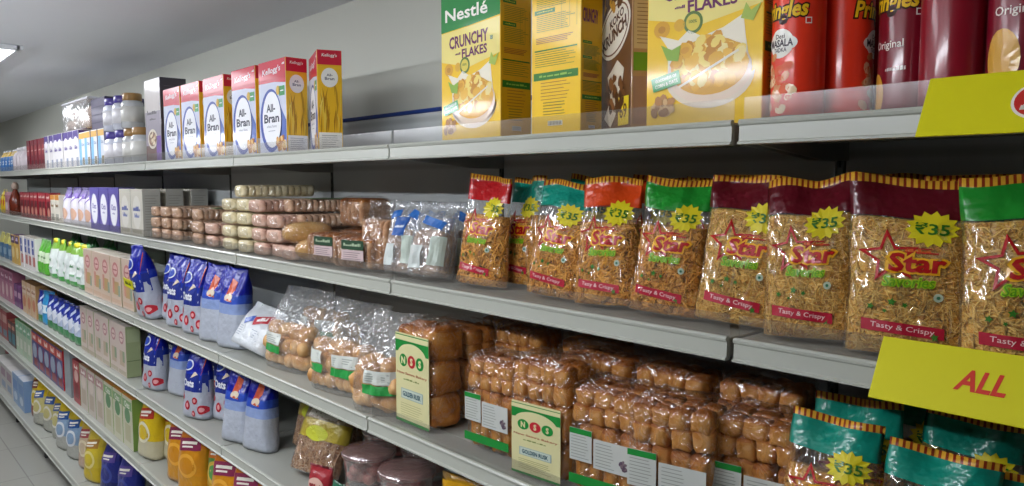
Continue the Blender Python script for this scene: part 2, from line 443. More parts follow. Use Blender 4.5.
def art_nutri(d, h, text=True):
    g = ink('#2d7a1e'); k = ink('#8f8a18'); o = []
    for y in (.89, .745): o += [rect(-d*.22, h*y, d*.42, h*.026, g, 2), txt("NUTRITION", -d*.22, h*y, ink('#d8cf3a'), w=d*.32, h=h*.01, layer=3)]
    o += lines(0, h*.77, h*.86, d*.78, k, 9, .0012, 2, 2) + lines(0, h*.63, h*.72, d*.78, k, 9, .0012, 2, 5)
    for x in (.12, .28, .42): o.append(rect(d*x, h*.74, .0007, h*.22, k, 2))
    o += lines(0, h*.56, h*.59, d*.8, ink('#a8641c'), 4, .0014, 2, 6)
    o += [rect(0, h*.515, d*.86, h*.008, g, 2), rect(0, h*.36, d*.9, h*.045, g, 2), txt("CONSUMER SERVICES", 0, h*.36, ink('#8fc04a'), w=d*.66, h=h*.016, layer=3)]
    o += lines(0, h*.42, h*.50, d*.84, k, 7, .0012, 2, 8) + lines(0, h*.22, h*.32, d*.6, ink('#a8701c'), 6, .0012, 2, 9)
    o += lines(0, h*.13, h*.2, d*.5, ink('#8a7a20'), 5, .0015, 2, 11) + [rect(0, h*.075, d*.3, h*.03, ink('#e9e4d0'), 2)]
    for i in range(9): o.append(rect(-d*.12+d*.03*i, h*.075, d*.012, h*.024, ink('#5a584c'), 3))
    return o

# ------------------------------------------------------------------ pouches (puffed bags)
class Pouch:
    def __init__(s, w, h, t, seed=0, seal=.07, base=.8, sq=2.4, sqe=.55, wr=.0025, narrow=.04, bend=0., sway=0., peak=.45, topw=1., fr=22, wave=.005):
        s.__dict__.update(w=w, h=h, t=t, seed=seed, seal=seal, base=base, sq=sq, sqe=sqe, wr=wr, narrow=narrow, bend=bend, sway=sway, peak=peak, topw=topw, fr=fr, wave=wave)
    def W(s, b):
        return s.w*(1 - s.narrow*math.sin(math.pi*min(1, b))) * (1+(s.topw-1)*b)
    def T(s, b):
        if b < .08: k = s.base + (1-s.base)*math.sin(b/.08*math.pi/2)
        elif b < s.peak: k = 1.
        else:
            q = (b-s.peak)/(1-s.seal-s.peak)
            k = 0 if q >= 1 else math.cos(q*math.pi/2)**.9
        return s.t/2*k + .0006
    def pt(s, a, b, side, off=0.):
        w = s.W(b); x = a*w/2; z = s.h*b
        e = max(0, 1-abs(a)**s.sq)**s.sqe
        q = min(1, (1-abs(a)**4))
        n = noise.noise(Vector((x*s.fr, z*s.fr*.8, s.seed*7.3+side*5))) + .5*noise.noise(Vector((x*s.fr*2.6, z*s.fr*1.2, s.seed*3.3+side*9)))
        y = side*(s.T(b)*e + n*s.wr*q*min(1, b*8) + off) + s.bend*b*b
        wav = s.wave*noise.noise(Vector((x*14, s.seed, 1.5)))*b*b
        x += s.sway*b*b + .003*noise.noise(Vector((z*18, s.seed*2.2, 4)))*(1 if b > .02 else 0)
        y += s.wave*2.2*noise.noise(Vector((x*16, s.seed*1.3, 8+b)))*max(0, b-.6)*2.5
        return (x, y, max(0, z+wav))
    def front(s, x, z, off):
        b = min(1, max(0, z/s.h)); a = max(-1, min(1, x/(s.W(b)/2)))
        return s.pt(a, b, -1, off)
    def mesh(s, mb, rows, na=18, smooth=True):
        """rows: (b0, b1, material, segments)"""
        bs = [rows[0][0]]; ms = []
        for b0, b1, m, k in rows:
            for i in range(k): bs.append(b0+(b1-b0)*(i+1)/k); ms.append(m)
        ring = 2*na; vs = []; fs = []; ml = []
        for b in bs:
            for i in range(ring):
                if i <= na: vs.append(s.pt(-1+2*i/na, b, -1))
                else: vs.append(s.pt(1-2*(i-na)/na, b, 1))
        for j in range(len(bs)-1):
            for i in range(ring):
                k = (i+1) % ring; fs.append((j*ring+i, j*ring+k, (j+1)*ring+k, (j+1)*ring+i)); ml.append(ms[j])
        fs.append(tuple(range(ring-1, -1, -1))); ml.append(ms[0])
        fs.append(tuple((len(bs)-1)*ring+i for i in range(ring))); ml.append(ms[-1])
        mb.add(vs, fs, ml, smooth)
        return mb

def art_star_bag(w, h, fr):
    red, yel, lime, dg, white = ink('#b00c0c'), ink('#f2b422'), ink('#a4cc1c'), ink('#2c6a18'), ink('#f0d8d4')
    o = [star(w*.17, h*.715, .0245, .019, ink('#dccb1c'), 14, 2, .1, 1.25), txt("₹35", w*.17, h*.715, dg, w=.038, h=.0155, layer=3.5, bold=.02, rot=-.04)]
    po = starpts(.036, .0155, 5, math.pi/2+.12); pi_ = [(x*.74, y*.74) for x, y in po]
    o += [ringp(-w*.14, h*.545, po, pi_, red, 2), rect(w*.08, h*.577, w*.30, .002, red, 2), rect(w*.06, h*.600, w*.24, .0018, red, 2), txt("Namkeen", w*.08, h*.588, ink('#d8641c'), w=w*.20, h=.005, layer=2.6)]
    o += [txt("Star", w*.07, h*.52, yel, w=w*.49, h=.030, layer=3, bold=.11, shear=.15), txt("Star", w*.07, h*.52, red, w=w*.43, h=.0245, layer=5, bold=.035, shear=.15)]
    o += [txt("Savories", 0, h*.415, lime, w=w*.40, h=.0155, layer=2, bold=.07, shear=.2), txt("Savories", 0, h*.415, ink('#5d9a14'), w=w*.38, h=.013, layer=3.4, bold=.0, shear=.2)]
    for x, y, s_ in ((-.28, .27, .0045), (-.12, .30, .0055), (-.02, .285, .004), (-.17, .25, .003), (.2, .12, .005)): o.append(star(w*x, h*y, s_, s_*.5, ink('#3c7a24'), 5, 2, x*9))
    o += [ell(w*.22, h*.335, .0055, .0055, ink('#b8c8b0'), 2, 14), ell(w*.22, h*.335, .0022, .0022, ink('#3c7a5a'), 4, 8)]
    o += [rect(-w*.04, h*.155, w*.62, .0145, ink('#b01430'), 2, 6, 1, -.09), txt("Tasty & Crispy", -w*.04, h*.155, white, w=w*.48, h=.0085, layer=3.2, bold=.0, rot=-.09)]
    return o

STRAND = {}
def snack_contents(p, seed, mat, mat2, n, top=.73, rad=.0011, length=.03):
    """lumpy filling of a snack bag with fried strands lying over its front"""
    mb = MB()
    q = Pouch(p.w*.955, p.h, p.t*.90, p.seed, p.seal, p.base, p.sq, p.sqe, p.wr*.8, p.narrow, p.bend, p.sway, p.peak, p.topw, p.fr, p.wave)
    q.mesh(mb, [(.012, top, mat, 18)], 18)
    rn = random.Random(seed)
    for i in range(n):
        x = (rn.random()-.5)*p.w*.86; z = p.h*(.03+(top-.05)*rn.random()); a = rn.random()*math.pi; c = rn.uniform(-1.6, 1.6)
        L = length*(.5+rn.random()); pts = []
        for k in range(4):
            s_ = (k/3-.5)*L; aa = a + c*k/3
            xx = x+s_*math.cos(aa); zz = z+s_*math.sin(aa)
            xx = max(-p.w*.45, min(p.w*.45, xx)); zz = max(p.h*.02, min(p.h*(top-.005), zz))
            pts.append(q.front(xx, zz, .0006+.0006*rn.random()))
        tube(mb, pts, rad*(.8+.5*rn.random()), mat2 if rn.random() < .6 else mat, 3)
    return mb

def snack_bag(w, h, t, header, seed, style='fine', prints=True, label=None, group=None, name='snack_bag', head=.77):
    """clear standing bag: film (with printed header and lettering) over a fried filling"""
    root = thing(name, label, 'snack bag', (0, 0, 0), 0, group)
    p = Pouch(w, h, t, seed, .065, .75, 2.6, .5, .0042, .05, bend=.012, sway=0, peak=.36, wave=.014, topw=.97 if style == 'fine' else .86)
    mb = MB()
    p.mesh(mb, [(0, head, FILM(), 16), (head, .952, foil(header), 5), (.952, 1, stripes_mat(), 1)], 22)
    if prints: apply(mb, art_star_bag(w, h, p.front), p.front, .0005)
    st = dict(fine=(SEVB(), P('#f6ca6c', .5, .2), 420, .0010, .030), coarse=(SEV(), P('#e8a848', .5, .2), 170, .0026, .042), dark=(SEV(), P('#e09c3c', .5, .2), 210, .0022, .034))[style]
    snack_contents(p, seed, st[0], st[1], st[2], head-.01 if style == 'fine' else .645, st[3], st[4]).build('fried_noodles', root)
    mb.build('film_bag', root)
    return root

# ================================================================== the room
def structure(o): o['kind'] = 'structure'; return o
def plane_box(name, x0, x1, y0, y1, z0, z1, mat):
    mb = cbox(MB(), x1-x0, y1-y0, z1-z0, mat, 0)
    return structure(mb.build(name, None, ((x0+x1)/2, (y0+y1)/2, z0)))
CEIL = 2.31
XL, XR, YB, YW = -13.0, 3.2, -6.0, 1.42
WALLM = P('#d4d5ca', .75, var=.02, scale=3)
CEILM = P('#eff1f5', .8, var=.03, scale=2)
def floor_mat():
    m, nt, out = nodes('pale_floor_tiles'); L = nt.links.new
    tc = nt.nodes.new('ShaderNodeTexCoord')
    br = nt.nodes.new('ShaderNodeTexBrick'); br.offset = 0; br.inputs['Scale'].default_value = 1; br.inputs['Brick Width'].default_value = .6; br.inputs['Row Height'].default_value = .6
    br.inputs['Mortar Size'].default_value = .003; br.inputs['Color1'].default_value = lin('#9c9b94'); br.inputs['Color2'].default_value = lin('#98978f'); br.inputs['Mortar'].default_value = lin('#85847d')
    L(tc.outputs['Object'], br.inputs['Vector'])
    b = nt.nodes.new('ShaderNodeBsdfPrincipled'); b.inputs['Roughness'].default_value = .25; L(br.outputs['Color'], b.inputs['Base Color']); L(b.outputs[0], out.inputs[0])
    return m
plane_box('floor', XL, XR, YB, YW+.1, -.1, 0, floor_mat())
plane_box('ceiling', XL, XR, YB, YW+.1, CEIL, CEIL+.1, CEILM)
plane_box('wall_back', XL, XR, YW, YW+.1, 0, CEIL, WALLM)
plane_box('wall_front', XL, XR, YB-.1, YB, 0, CEIL, WALLM)
plane_box('wall_left', XL-.1, XL, YB, YW, 0, CEIL, WALLM)
plane_box('wall_right', XR, XR+.1, YB, YW, 0, CEIL, WALLM)

# ceiling lights
def emit(name, hexc, s):
    if name in MATS: return MATS[name]
    m, nt, out = nodes(name)
    e = nt.nodes.new('ShaderNodeEmission'); e.inputs[0].default_value = lin(hexc); e.inputs[1].default_value = s
    nt.links.new(e.outputs[0], out.inputs[0]); MATS[name] = m
    return m
def ceiling_light(x, y, label, sx=.6, sy=1.2, strength=15):
    t = thing('ceiling_light', label, 'ceiling light', (x, y, CEIL-.024))
    fm = P('#e8eaee', .4); mb = MB()
    for a, b, c, d in ((0, -sy/2, sx, .03), (0, sy/2, sx, .03), (-sx/2, 0, .03, sy), (sx/2, 0, .03, sy)):
        cbox(mb, c+(.03 if c > .1 else 0), d, .023, fm, .002, (a, b, 0))
    mb.build('light_frame', t)
    cbox(MB(), sx-.03, sy-.03, .008, emit('lit_diffuser_%g' % strength, '#f6f9ff', strength), 0, (0, 0, .006)).build('diffuser', t)
    return t
for x, y, s_, l in [(-2.1, -.42, 10, 'lit ceiling panel outside the photo beside the wheat cereal cartons'), (-4.80, .36, 8, 'lit ceiling panel whose corner shows above the far shelves'), (-7.6, .36, 2.5, 'lit ceiling panel further along the aisle than the one whose corner shows'), (-10.4, .36, 2.5, 'lit ceiling panel at the very end of the aisle')]:
    ceiling_light(x, y, l, 1.2 if y > 0 else .6, .7 if y > 0 else 1.2, s_)
def fill_batten(x, y, label):
    """bare tube fitting added out of view to brighten the ceiling, hung on rods, along the aisle"""
    t = thing('fill_tube_light', label, 'fill light', (x, y, CEIL-.29), 0, 'added fill tubes along the aisle')
    mb = cbox(MB(), 1.2, .06, .04, P('#e8eaee', .4), .004, (0, 0, .03)); mb.build('tube_housing', t)
    mb = MB(); tube(mb, [(-.58, 0, .012), (.58, 0, .012)], .014, emit('lit_fill_tube', '#f4f8ff', FILL_BATT), 12); mb.build('tube', t)
    mb = MB()
    for s_ in (-.4, .4): tube(mb, [(s_, 0, .07), (s_, 0, .288)], .003, P('#9a9a9a', .4), 6)
    mb.build('hanger', t)
FILL_BATT = 60
for k, x in enumerate((-6.2, -3.3, -.9)):  # added tubes, never in view, that lift the ceiling's brightness
    fill_batten(x, -.30, 'added fill tube out of view along the aisle, %s from the far wall' % ORD[k])
plane_box('opposite_light_block', XL, 1.8, -1.75, -.85, 0, 1.85, P('#4c4842', .6, var=.3, scale=6))  # unseen block added as stand-in for opposite shelving, holding back light

# ================================================================== shelving bays
JX = [.326-.92*i for i in range(10)]
STEEL = P('#a0a199', .38, .1, var=.03, scale=8)
RAIL = P('#b2b4aa', .32, .2, var=.03, scale=6)
DARK = P('#5d625f', .6, var=.04, scale=5)
PANELM = P('#83877f', .6, var=.04, scale=5)
BLUE = P('#1d3a80', .45)
def back_panel_mat():
    if 'pegboard' in MATS: return MATS['pegboard']
    m, nt, out = nodes('grey_steel_panel'); L = nt.links.new
    tc = nt.nodes.new('ShaderNodeTexCoord'); wv = nt.nodes.new('ShaderNodeTexWave'); wv.bands_direction = 'Z'; wv.inputs['Scale'].default_value = 2.2
    L(tc.outputs['Object'], wv.inputs['Vector'])
    rp = nt.nodes.new('ShaderNodeValToRGB'); rp.color_ramp.elements[0].position = .0; rp.color_ramp.elements[0].color = lin('#aaaeae'); rp.color_ramp.elements[1].position = .06; rp.color_ramp.elements[1].color = lin('#bfc4c4')
    L(wv.outputs['Fac'], rp.inputs[0])
    b = nt.nodes.new('ShaderNodeBsdfPrincipled'); b.inputs['Roughness'].default_value = .5; L(rp.outputs[0], b.inputs['Base Color']); L(b.outputs[0], out.inputs[0])
    MATS['pegboard'] = m
    return m
def rail_mb(w):
    """price rail: folded strip with a bead along its top and bottom edges"""
    pr = [(0, .0), (-.006, .0005), (-.009, -.003), (-.008, -.007), (-.005, -.009), (-.006, -.031), (-.010, -.033), (-.010, -.036), (0, -.037)]
    mb = MB(); n = len(pr)
    vs = [(-w/2, y, z) for y, z in pr]+[(w/2, y, z) for y, z in pr]
    fs = [(i, n+i, n+(i+1) % n, (i+1) % n) for i in range(n)]
    fs += [tuple(range(n)), tuple(range(2*n-1, n-1, -1))]
    return mb.add(vs, fs, RAIL)
def bracket_mb(depth, h0=.026, h1=.045):
    mb = MB(); t = .0025
    p = [(0, 0), (depth, 0), (depth, -h1), (depth*.7, -h1), (.02, -h0), (0, -h0)]
    n = len(p); vs = [(-t, y, z) for y, z in p]+[(t, y, z) for y, z in p]
    fs = [tuple(range(n-1, -1, -1)), tuple(range(n, 2*n))]+[(i, (i+1) % n, n+(i+1) % n, n+i) for i in range(n)]
    return mb.add(vs, fs, P('#8d8f8c', .45))
BAYLAB = ['shelving bay with tubes on top shelf and yellow signs clipped to its rails',
          'shelving bay with yellow flake cartons on top and packed rusks below',
          'shelving bay with red and white wheat cereal cartons along its top shelf',
          'shelving bay with lidded jars on top and pink cartons below',
          'shelving bay with jars at one end and purple oval cartons on second shelf',
          'shelving bay with white purple cartons on top and milky white pouches below',
          'shelving bay with dark red cartons on its top shelf',
          'shelving bay with small blue packets on its top shelf',
          'furthest shelving bay at the end of the run']
SHN = {}
for i in range(9):
    x1, x0 = JX[i], JX[i+1]; xc = (x0+x1)/2; w = x1-x0
    bay = thing('shelving_bay', BAYLAB[i], 'shelving', (xc, BACK, 0), 0, 'grey steel shelving bays along the aisle')
    if 'panel' not in SHN:
        mb = cbox(MB(), w-.02, .018, 1.745, back_panel_mat(), 0, (0, .012, .13)); SHN['panel'] = mb.mesh('back_panel')
        mb = cbox(MB(), w-.001, .026, .012, BLUE, .002, (0, .012, 1.876)); SHN['edge'] = mb.mesh('edge_trim')
        mb = cbox(MB(), .012, .05, 1.875, DARK, .001, (0, .025, 0))
        for k in range(60): cbox(mb, .004, .0012, .014, P('#1d1f1f', .6), 0, (0, -.0003, .15+.028*k))
        SHN['upright'] = mb.mesh('upright')
        mb = cbox(MB(), w-.004, .02, .09, P('#4a4b4a', .5), 0, (0, -BACK+.97, 0)); SHN['plinth'] = mb.mesh('plinth')
    for nm in ('back_panel', 'edge_trim', 'plinth'):
        o = bpy.data.objects.new(nm, SHN[{'back_panel': 'panel', 'edge_trim': 'edge', 'plinth': 'plinth'}[nm]]); COL.objects.link(o); o.parent = bay
    for sx_ in ((-1,) if i else (-1, 1)):
        o = bpy.data.objects.new('upright', SHN['upright']); COL.objects.link(o); o.parent = bay; o.location = (sx_*w/2, 0, 0)
    for lv in 'ABCDEF':
        gapL = .003; gapR = .003
        if lv in 'AB' and i == 0: gapL = .006
        if lv in 'AB' and i == 1: gapR = .006
        sw = w-gapL-gapR; sxo = (gapL-gapR)/2; dep = BACK-FRONT[lv]-.008
        key = (lv in 'AB', lv == 'F', round(sw, 4))
        if key not in SHN:
            mb = cbox(MB(), sw, dep, .004, STEEL, .0008, (0, dep/2-.0, -.004))
            cbox(mb, sw, .004, .03, STEEL, .0008, (0, .003, -.034))
            for yy in (.35, .7): cbox(mb, sw-.02, .02, .02, STEEL, 0, (0, dep*yy, -.0235))
            SHN[key] = (mb.mesh('shelf'), rail_mb(sw).mesh('price_rail'), bracket_mb(dep).mesh('bracket'), cbox(MB(), sw-.004, .0018, .036, GUARD(), 0, (0, .0045, 0)).mesh('clear_guard'))
        m_s, m_r, m_b, m_g = SHN[key]
        sh = bpy.data.objects.new('shelf', m_s); COL.objects.link(sh); sh.parent = bay; sh.location = (sxo, FRONT[lv]-BACK, LV[lv]-.0008)
        def sub(nm, me, loc):
            o = bpy.data.objects.new(nm, me); COL.objects.link(o); o.parent = sh; o.location = loc
        sub('price_rail', m_r, (0, 0, .003))
        if lv != 'F':
            for s_ in (-1, 1): sub('bracket', m_b, (s_*(sw/2-.006), .01, -.005))
        if lv in 'AB' or (lv == 'C' and i < 2): sub('clear_guard', m_g, (0, 0, 0))
        if lv == 'F':
            for s_ in (-1,):
                mbx = SHN.setdefault('foot', cbox(MB(), .03, .09, .072, P('#3c3d3c', .5), .002, (0, .06, -.115)).mesh('foot'))
                sub('foot', mbx, (s_*(sw/2-.02), 0, 0))

# ================================================================== top shelf
zA = LV['A']
def at(lv, px, d): return xat(px, LV[lv], d)

# -- five wheat cereal cartons standing with their fronts to the aisle, one turned
bran = [(165.5, 1.035), (183, 1.035), (205, 1.035), (233.5, 1.035), (260.5, 1.035)]
bl = ['red-topped wheat cereal carton next to the tall dark brown carton',
      'red-topped wheat cereal carton with glare, second from the tall dark brown carton',
      'red-topped wheat cereal carton with the largest white glare on its face',
      'red-topped wheat cereal carton with blue oval, wedged behind the one showing its yellow side',
      'red-topped wheat cereal carton with blue oval face and a yellow straw side in full view']
for (pl, d), l in zip(bran, bl):
    x = at('A', pl, d)
    put('cereal_carton', bran_mesh(), l, 'cereal box', (x+.095, d+.035, zA), 0, 'wheat cereal cartons on the top shelf')
x = at('A', 318.5, 1.045)
th = R(-21)
put('cereal_carton', bran_mesh(), 'red-topped wheat cereal carton turned so its yellow straw side faces the aisle', 'cereal box', (x-(.095*math.cos(th)+.035*math.sin(th)), 1.045-(.095*math.sin(th)-.035*math.cos(th)), zA), th, 'wheat cereal cartons on the top shelf')

# -- tall dark carton with a glossy pale face
w, d, h = .20, .105, .345
mb = carton_mb(w, d, h, dict(all=card('#4b4750'), front=card('#8d8390'), top=card('#55525c')),
    [rect(0, h*.80, w*.97, h*.38, ink('#b9b0ac'), 1), rect(0, h*.10, w*.97, h*.2, ink('#5d3a30'), 1), rect(w*.33, h*.16, w*.3, h*.30, ink('#6a3c98'), 2),
     txt("Muesli", -w*.04, h*.60, ink('#4a4048'), w=w*.62, h=h*.07, layer=2, shear=.2), txt("crunchy", 0, h*.52, ink('#4a4048'), w=w*.4, h=h*.035, layer=2),
     ell(-w*.05, h*.28, w*.3, h*.12, ink('#d8cdbb'), 2), ell(-w*.05, h*.28, w*.24, h*.09, ink('#7a5a42'), 3)]
    + flakes(-w*.05, h*.28, w*.2, h*.07, 30, .009, ['#c9a878', '#8a5a38', '#e4d2ae']), lines(0, h*.3, h*.9, d*.7, ink('#6f6b74'), 20, .002))
x = at('A', 147, 1.03)
put('cereal_carton', mb.mesh('muesli_carton'), 'tall dark brown and purple cereal carton between the lidded jars and red-topped cartons', 'cereal box', (x+.1, 1.03+d/2, zA))

# -- yellow flake cartons
w, d, h = .20, .088, .36
YEL = card('#f7c903')
MESHES['crunchy'] = carton_mb(w, d, h, dict(all=YEL, right=card('#e2ae10'), top=card('#1d8a3c')), [rect(0, .335, w*.985, .048, ink('#1d8a3c'), .9)]+art_crunchy_front(w, .318, 5), art_nutri(d, .318)).mesh('flake_carton')
x = at('A', 442, 1.035)
put('flake_carton', MESHES['crunchy'], 'yellow flake carton with green top band beside the bare stretch of top shelf', 'cereal box', (x+.1, 1.035+d/2, zA), 0, 'yellow flake cartons on the top shelf')
x0, x1 = at('A', 531.5, 1.035), at('A', 580.5, 1.035); w2 = x1-x0; d2 = .06
mb = carton_mb(w2, d2, h, dict(all=YEL, right=card('#d9a80e'), top=card('#1d8a3c')), art_nutri(w2, .318)+[rect(0, h*.985, w2*.98, h*.03, ink('#1d8a3c'), 2)],
    [poly([(-d2*.49, h*.995), (d2*.49, h*.995), (d2*.49, h*.8), (-d2*.49, h*.77)], ink('#1d8a3c'), 1), txt("CRUNCHY", -.005, .218, ink('#6a1f5a'), w=d2*.7, h=.026, layer=2, bold=.03)] + art_nutri(d2, .19))
put('flake_carton', mb.mesh('flake_carton_side'), 'yellow flake carton turned so its printed nutrition side faces out', 'cereal box', ((x0+x1)/2, 1.035+d2/2, zA), 0, 'yellow flake cartons on the top shelf')
x = at('A', 646, 1.022)
a3 = R(6)
put('flake_carton', MESHES['crunchy'], 'yellow flake carton with large cereal bowl beside the orange-red tubes', 'cereal box', (x+.1*math.cos(a3)-.044*math.sin(a3), 1.022+.044*math.cos(a3)+.1*math.sin(a3), zA), a3, 'yellow flake cartons on the top shelf')

# -- brown chocolate cereal carton, turned away
w, d, h = .17, .07, .36
br_, wh = card('#6d4422'), ink('#f2ead8')
h = .315
MESHES['choc'] = carton_mb(w, d, .36, dict(all=br_, right=card('#b08a62'), top=br_),
    [ell(0, h*.60, w*.47, h*.155, wh, 1, 30, .24), ell(0, h*.60, w*.43, h*.135, ink('#7a4a24'), 2, 30, .24), ell(0, h*.60, w*.41, h*.125, wh, 2.6, 30, .24),
     txt("KOKO", w*.08, h*.66, ink('#5a3416'), w=w*.42, h=h*.05, layer=4, bold=.03, rot=.24), txt("KRUNCH", 0, h*.575, ink('#5a3416'), w=w*.74, h=h*.075, layer=4, bold=.04, rot=.24),
     poly([(-w*.2, h*.34), (w*.1, h*.42), (w*.3, h*.36), (w*.2, h*.2), (w*.05, h*.10), (-w*.1, h*.04), (-w*.3, h*.1), (-w*.1, h*.2)], ink('#e8dcc6'), 2),
     rect(w*.30, h*.12, w*.30, h*.16, ink('#e8c81c'), 4), txt("69", w*.30, h*.12, ink('#5a3416'), w=w*.2, layer=5), star(-w*.2, h*.86, w*.3, w*.14, ink('#d9a41e'), 7, 2)]
    + flakes(0, h*.22, w*.34, h*.10, 36, .012, ['#7a4a22', '#4d2c12', '#9a6434', '#5d3818'], 4.5, 8) + flakes(0, h*.83, w*.42, h*.10, 30, .012, ['#8a5a2a', '#5d3818', '#c8902c'], 3, 2),
    [rect(0, h*.66, d*.9, h*.42, ink('#cbb184'), 1), rect(0, h*.38, d*.9, h*.10, ink('#6d9a2c'), 1), rect(0, h*.17, d*.9, h*.26, ink('#a07c6a'), 1)]+lines(0, h*.48, h*.84, d*.74, ink('#8a6a44'), 18, .0014)).mesh('chocolate_carton')
x = at('A', 632, 1.04)-.003; a = R(-30)
put('cereal_carton', MESHES['choc'], 'brown chocolate cereal carton with white swoosh between two yellow flake cartons', 'cereal box', (x-.056, 1.04+.073, zA), a)

# -- snack tubes
def tube_can(key, bodyh, art, rim='#c9ccd0', darkside=None):
    r, h = .0375, .245
    body = P(bodyh, .33, .35, var=.03)
    mb = MB(); lathe(mb, [(r, .006), (r, .02), (r, h*.5), (r, h-.02), (r, h-.006)], body, 40)
    apply(mb, art(r, h), lambda x, y, o: ((r+.0001+o)*math.sin(x/r), -(r+.0001+o)*math.cos(x/r), y))
    bot = MB(); lathe(bot, [(r-.004, 0), (r+.0006, .0005), (r+.0008, .005), (r, .007)], P(rim, .25, 0, .9), 40)
    lid = MB(); lathe(lid, [(r, h-.007), (r+.001, h-.006), (r+.001, h+.004), (r-.004, h+.005), (r-.006, h+.003)], P('#d9d9d4', .4), 40)
    return body, mb, bot, lid
def art_can(flavour, badge, text, spud):
    def f(r, h):
        def cr(*a, **k): return rect(*a, nx=8, **k)
        yel = ink('#f0c21a'); o = [txt("Pringles", 0, h*.63, ink('#3a1208'), w=.082, h=.036, layer=1.2, bold=.10, shear=.15), txt("Pringles", 0, h*.63, yel, w=.078, h=.031, layer=2.2, bold=.03, shear=.15)]
        o += badge(r, h)
        for sx_ in (.040,): o += [rect(sx_, h*.57, .009, .009, ink('#f2ece2'), 2), rect(sx_, h*.57, .006, .006, ink(text), 3)]
        return o
    return f
def b_masala(r, h):
    wht = ink('#f2efe6')
    return [ell(0, h*.45, .021, .021, wht, 1.5, 24), ell(0, h*.45, .026, .013, wht, 1.5, 24), txt("Desi", 0, h*.492, ink('#4a3a30'), w=.016, layer=2.5), txt("MASALA", 0, h*.452, ink('#3a2a34'), w=.040, h=.011, layer=2.5, bold=.03), txt("TADKA", 0, h*.412, ink('#3a2a34'), w=.022, h=.006, layer=2.5)] \
        + flakes(-.005, h*.20, .030, .045, 26, .008, ['#e8b48a', '#d98a52', '#f2d0a4', '#e05a2a'], 2, 5)
def b_orig(r, h):
    return [txt("Original", 0, h*.40, ink('#f2e4dc'), w=.044, h=.014, layer=2, bold=.01), txt("chips net", .012, h*.27, ink('#d8c8c4'), w=.028, h=.009, layer=2, bold=.01), ell(-.020, h*.13, .016, .03, ink('#d8a23a'), 2, 20)]
def b_onion(r, h):
    return [txt("Original", 0, h*.44, ink('#f2e4dc'), w=.044, h=.014, layer=2, bold=.01), rect(.038, h*.45, .034, h*.86, ink('#2c5a34'), 1, 8, 1), ell(-.012, h*.22, .020, .035, ink('#d8a23a'), 2, 20)] \
        + flakes(.040, h*.40, .014, .08, 30, .006, ['#e8e8da', '#a8c08a', '#d0b890'], 2, 5)
CANS = dict(red=tube_can('red', '#e8381c', art_can('', b_masala, '#d8281a', 1)), maroon=tube_can('maroon', '#7c0d20', art_can('', b_orig, '#7c0d20', 1)),
            plum=tube_can('plum', '#8a0f22', lambda r, h: [rect(0, h*.5, .02, h*.1, ink('#8a0f22'), 1, 4)]), green=tube_can('green', '#7c1024', art_can('', b_onion, '#2c5a34', 1)))
CANP = {}
def can(kind, x, y, rot, label):
    if kind not in CANP:
        _, mb, bot, lid = CANS[kind]
        t = thing('snack_tube', label, 'snack tube', (x, y, zA), rot, 'round snack tubes on the top shelf')
        mb.build('tube_body', t); bot.build('metal_rim', t); lid.build('plastic_lid', t)
        CANP[kind] = t
        return t
    return dup(CANP[kind], (x, y, zA), rot, label)
def canx(pl, d): return at('A', pl, d)+.0375*1.0
for kind, px, y, rot, l in [
    ('red', 800, 1.075, -15, 'orange-red snack tube with white oval badge beside the yellow flake carton'),
    ('red', 840, 1.125, 100, 'orange-red snack tube turned plain side out, second from the yellow flake carton'),
    ('plum', 868, 1.222, 60, 'dark red snack tube in the shade behind the orange-red tubes'),
    ('maroon', 905, 1.128, -22, 'maroon snack tube with yellow spud shape and small white lettering'),
    ('plum', 950, 1.065, 150, 'plain maroon snack tube above the upper yellow sign'),
    ('plum', 978, 1.16, 60, 'plain maroon snack tube standing in the shade behind another maroon one'),
    ('green', 1020, 1.06, -2, 'maroon snack tube with green and white printed side at the frame edge')]:
    can(kind, at('A', px, y), y, R(rot), l)

# -- jars with lids, two layers
def jar(label, lidc, bodyc, labc):
    t = thing('lidded_jar', label, 'jar', (0, 0, 0), 0, 'lidded jars stacked two high on the top shelf')
    mb = MB(); lathe(mb, [(.044, 0), (.049, .006), (.049, .105), (.046, .12), (.036, .128), (.036, .132)], P(bodyc, .15, .6, var=.1), 20)
    mb.build('jar_body', t)
    lb = MB(); lathe(lb, [(.0497, .03), (.0497, .1)], P(labc, .4, .2), 20); lb.build('paper_label', t)
    ld = MB(); lathe(ld, [(.040, .128), (.0415, .13), (.0415, .158), (.038, .162), (.02, .163)], P(lidc, .3, .4), 20); ld.build('jar_lid', t)
    return t
jp = jar('', '#4b3f8c', '#cdd0dc', '#e2e0e4'); jg = jar('', '#a07a48', '#c4c6c8', '#d8d6d0')
cols = [(114, jp, 'purple'), (123.5, jp, 'purple'), (132.5, jg, 'gold'), (141, jg, 'gold')]
first = set()
for k, (px, src, nm) in enumerate(cols):
    x = at('A', px, 1.06)
    for lay in (0, 1):
        if lay == 1 and k == 3: continue
        lab = '%s-lidded jar, %s, %s' % (nm, 'upper layer' if lay else 'standing on top shelf', ['in the stack beside the dark crate', 'in the second stack from the dark crate', 'in the third stack from the dark crate', 'beside the tall brown carton'][k])
        loc = (x, 1.07, zA+.1636*lay)
        if src not in first:
            first.add(src); src.location = loc; src['label'] = lab
        else: dup(src, loc, .7*k, lab)

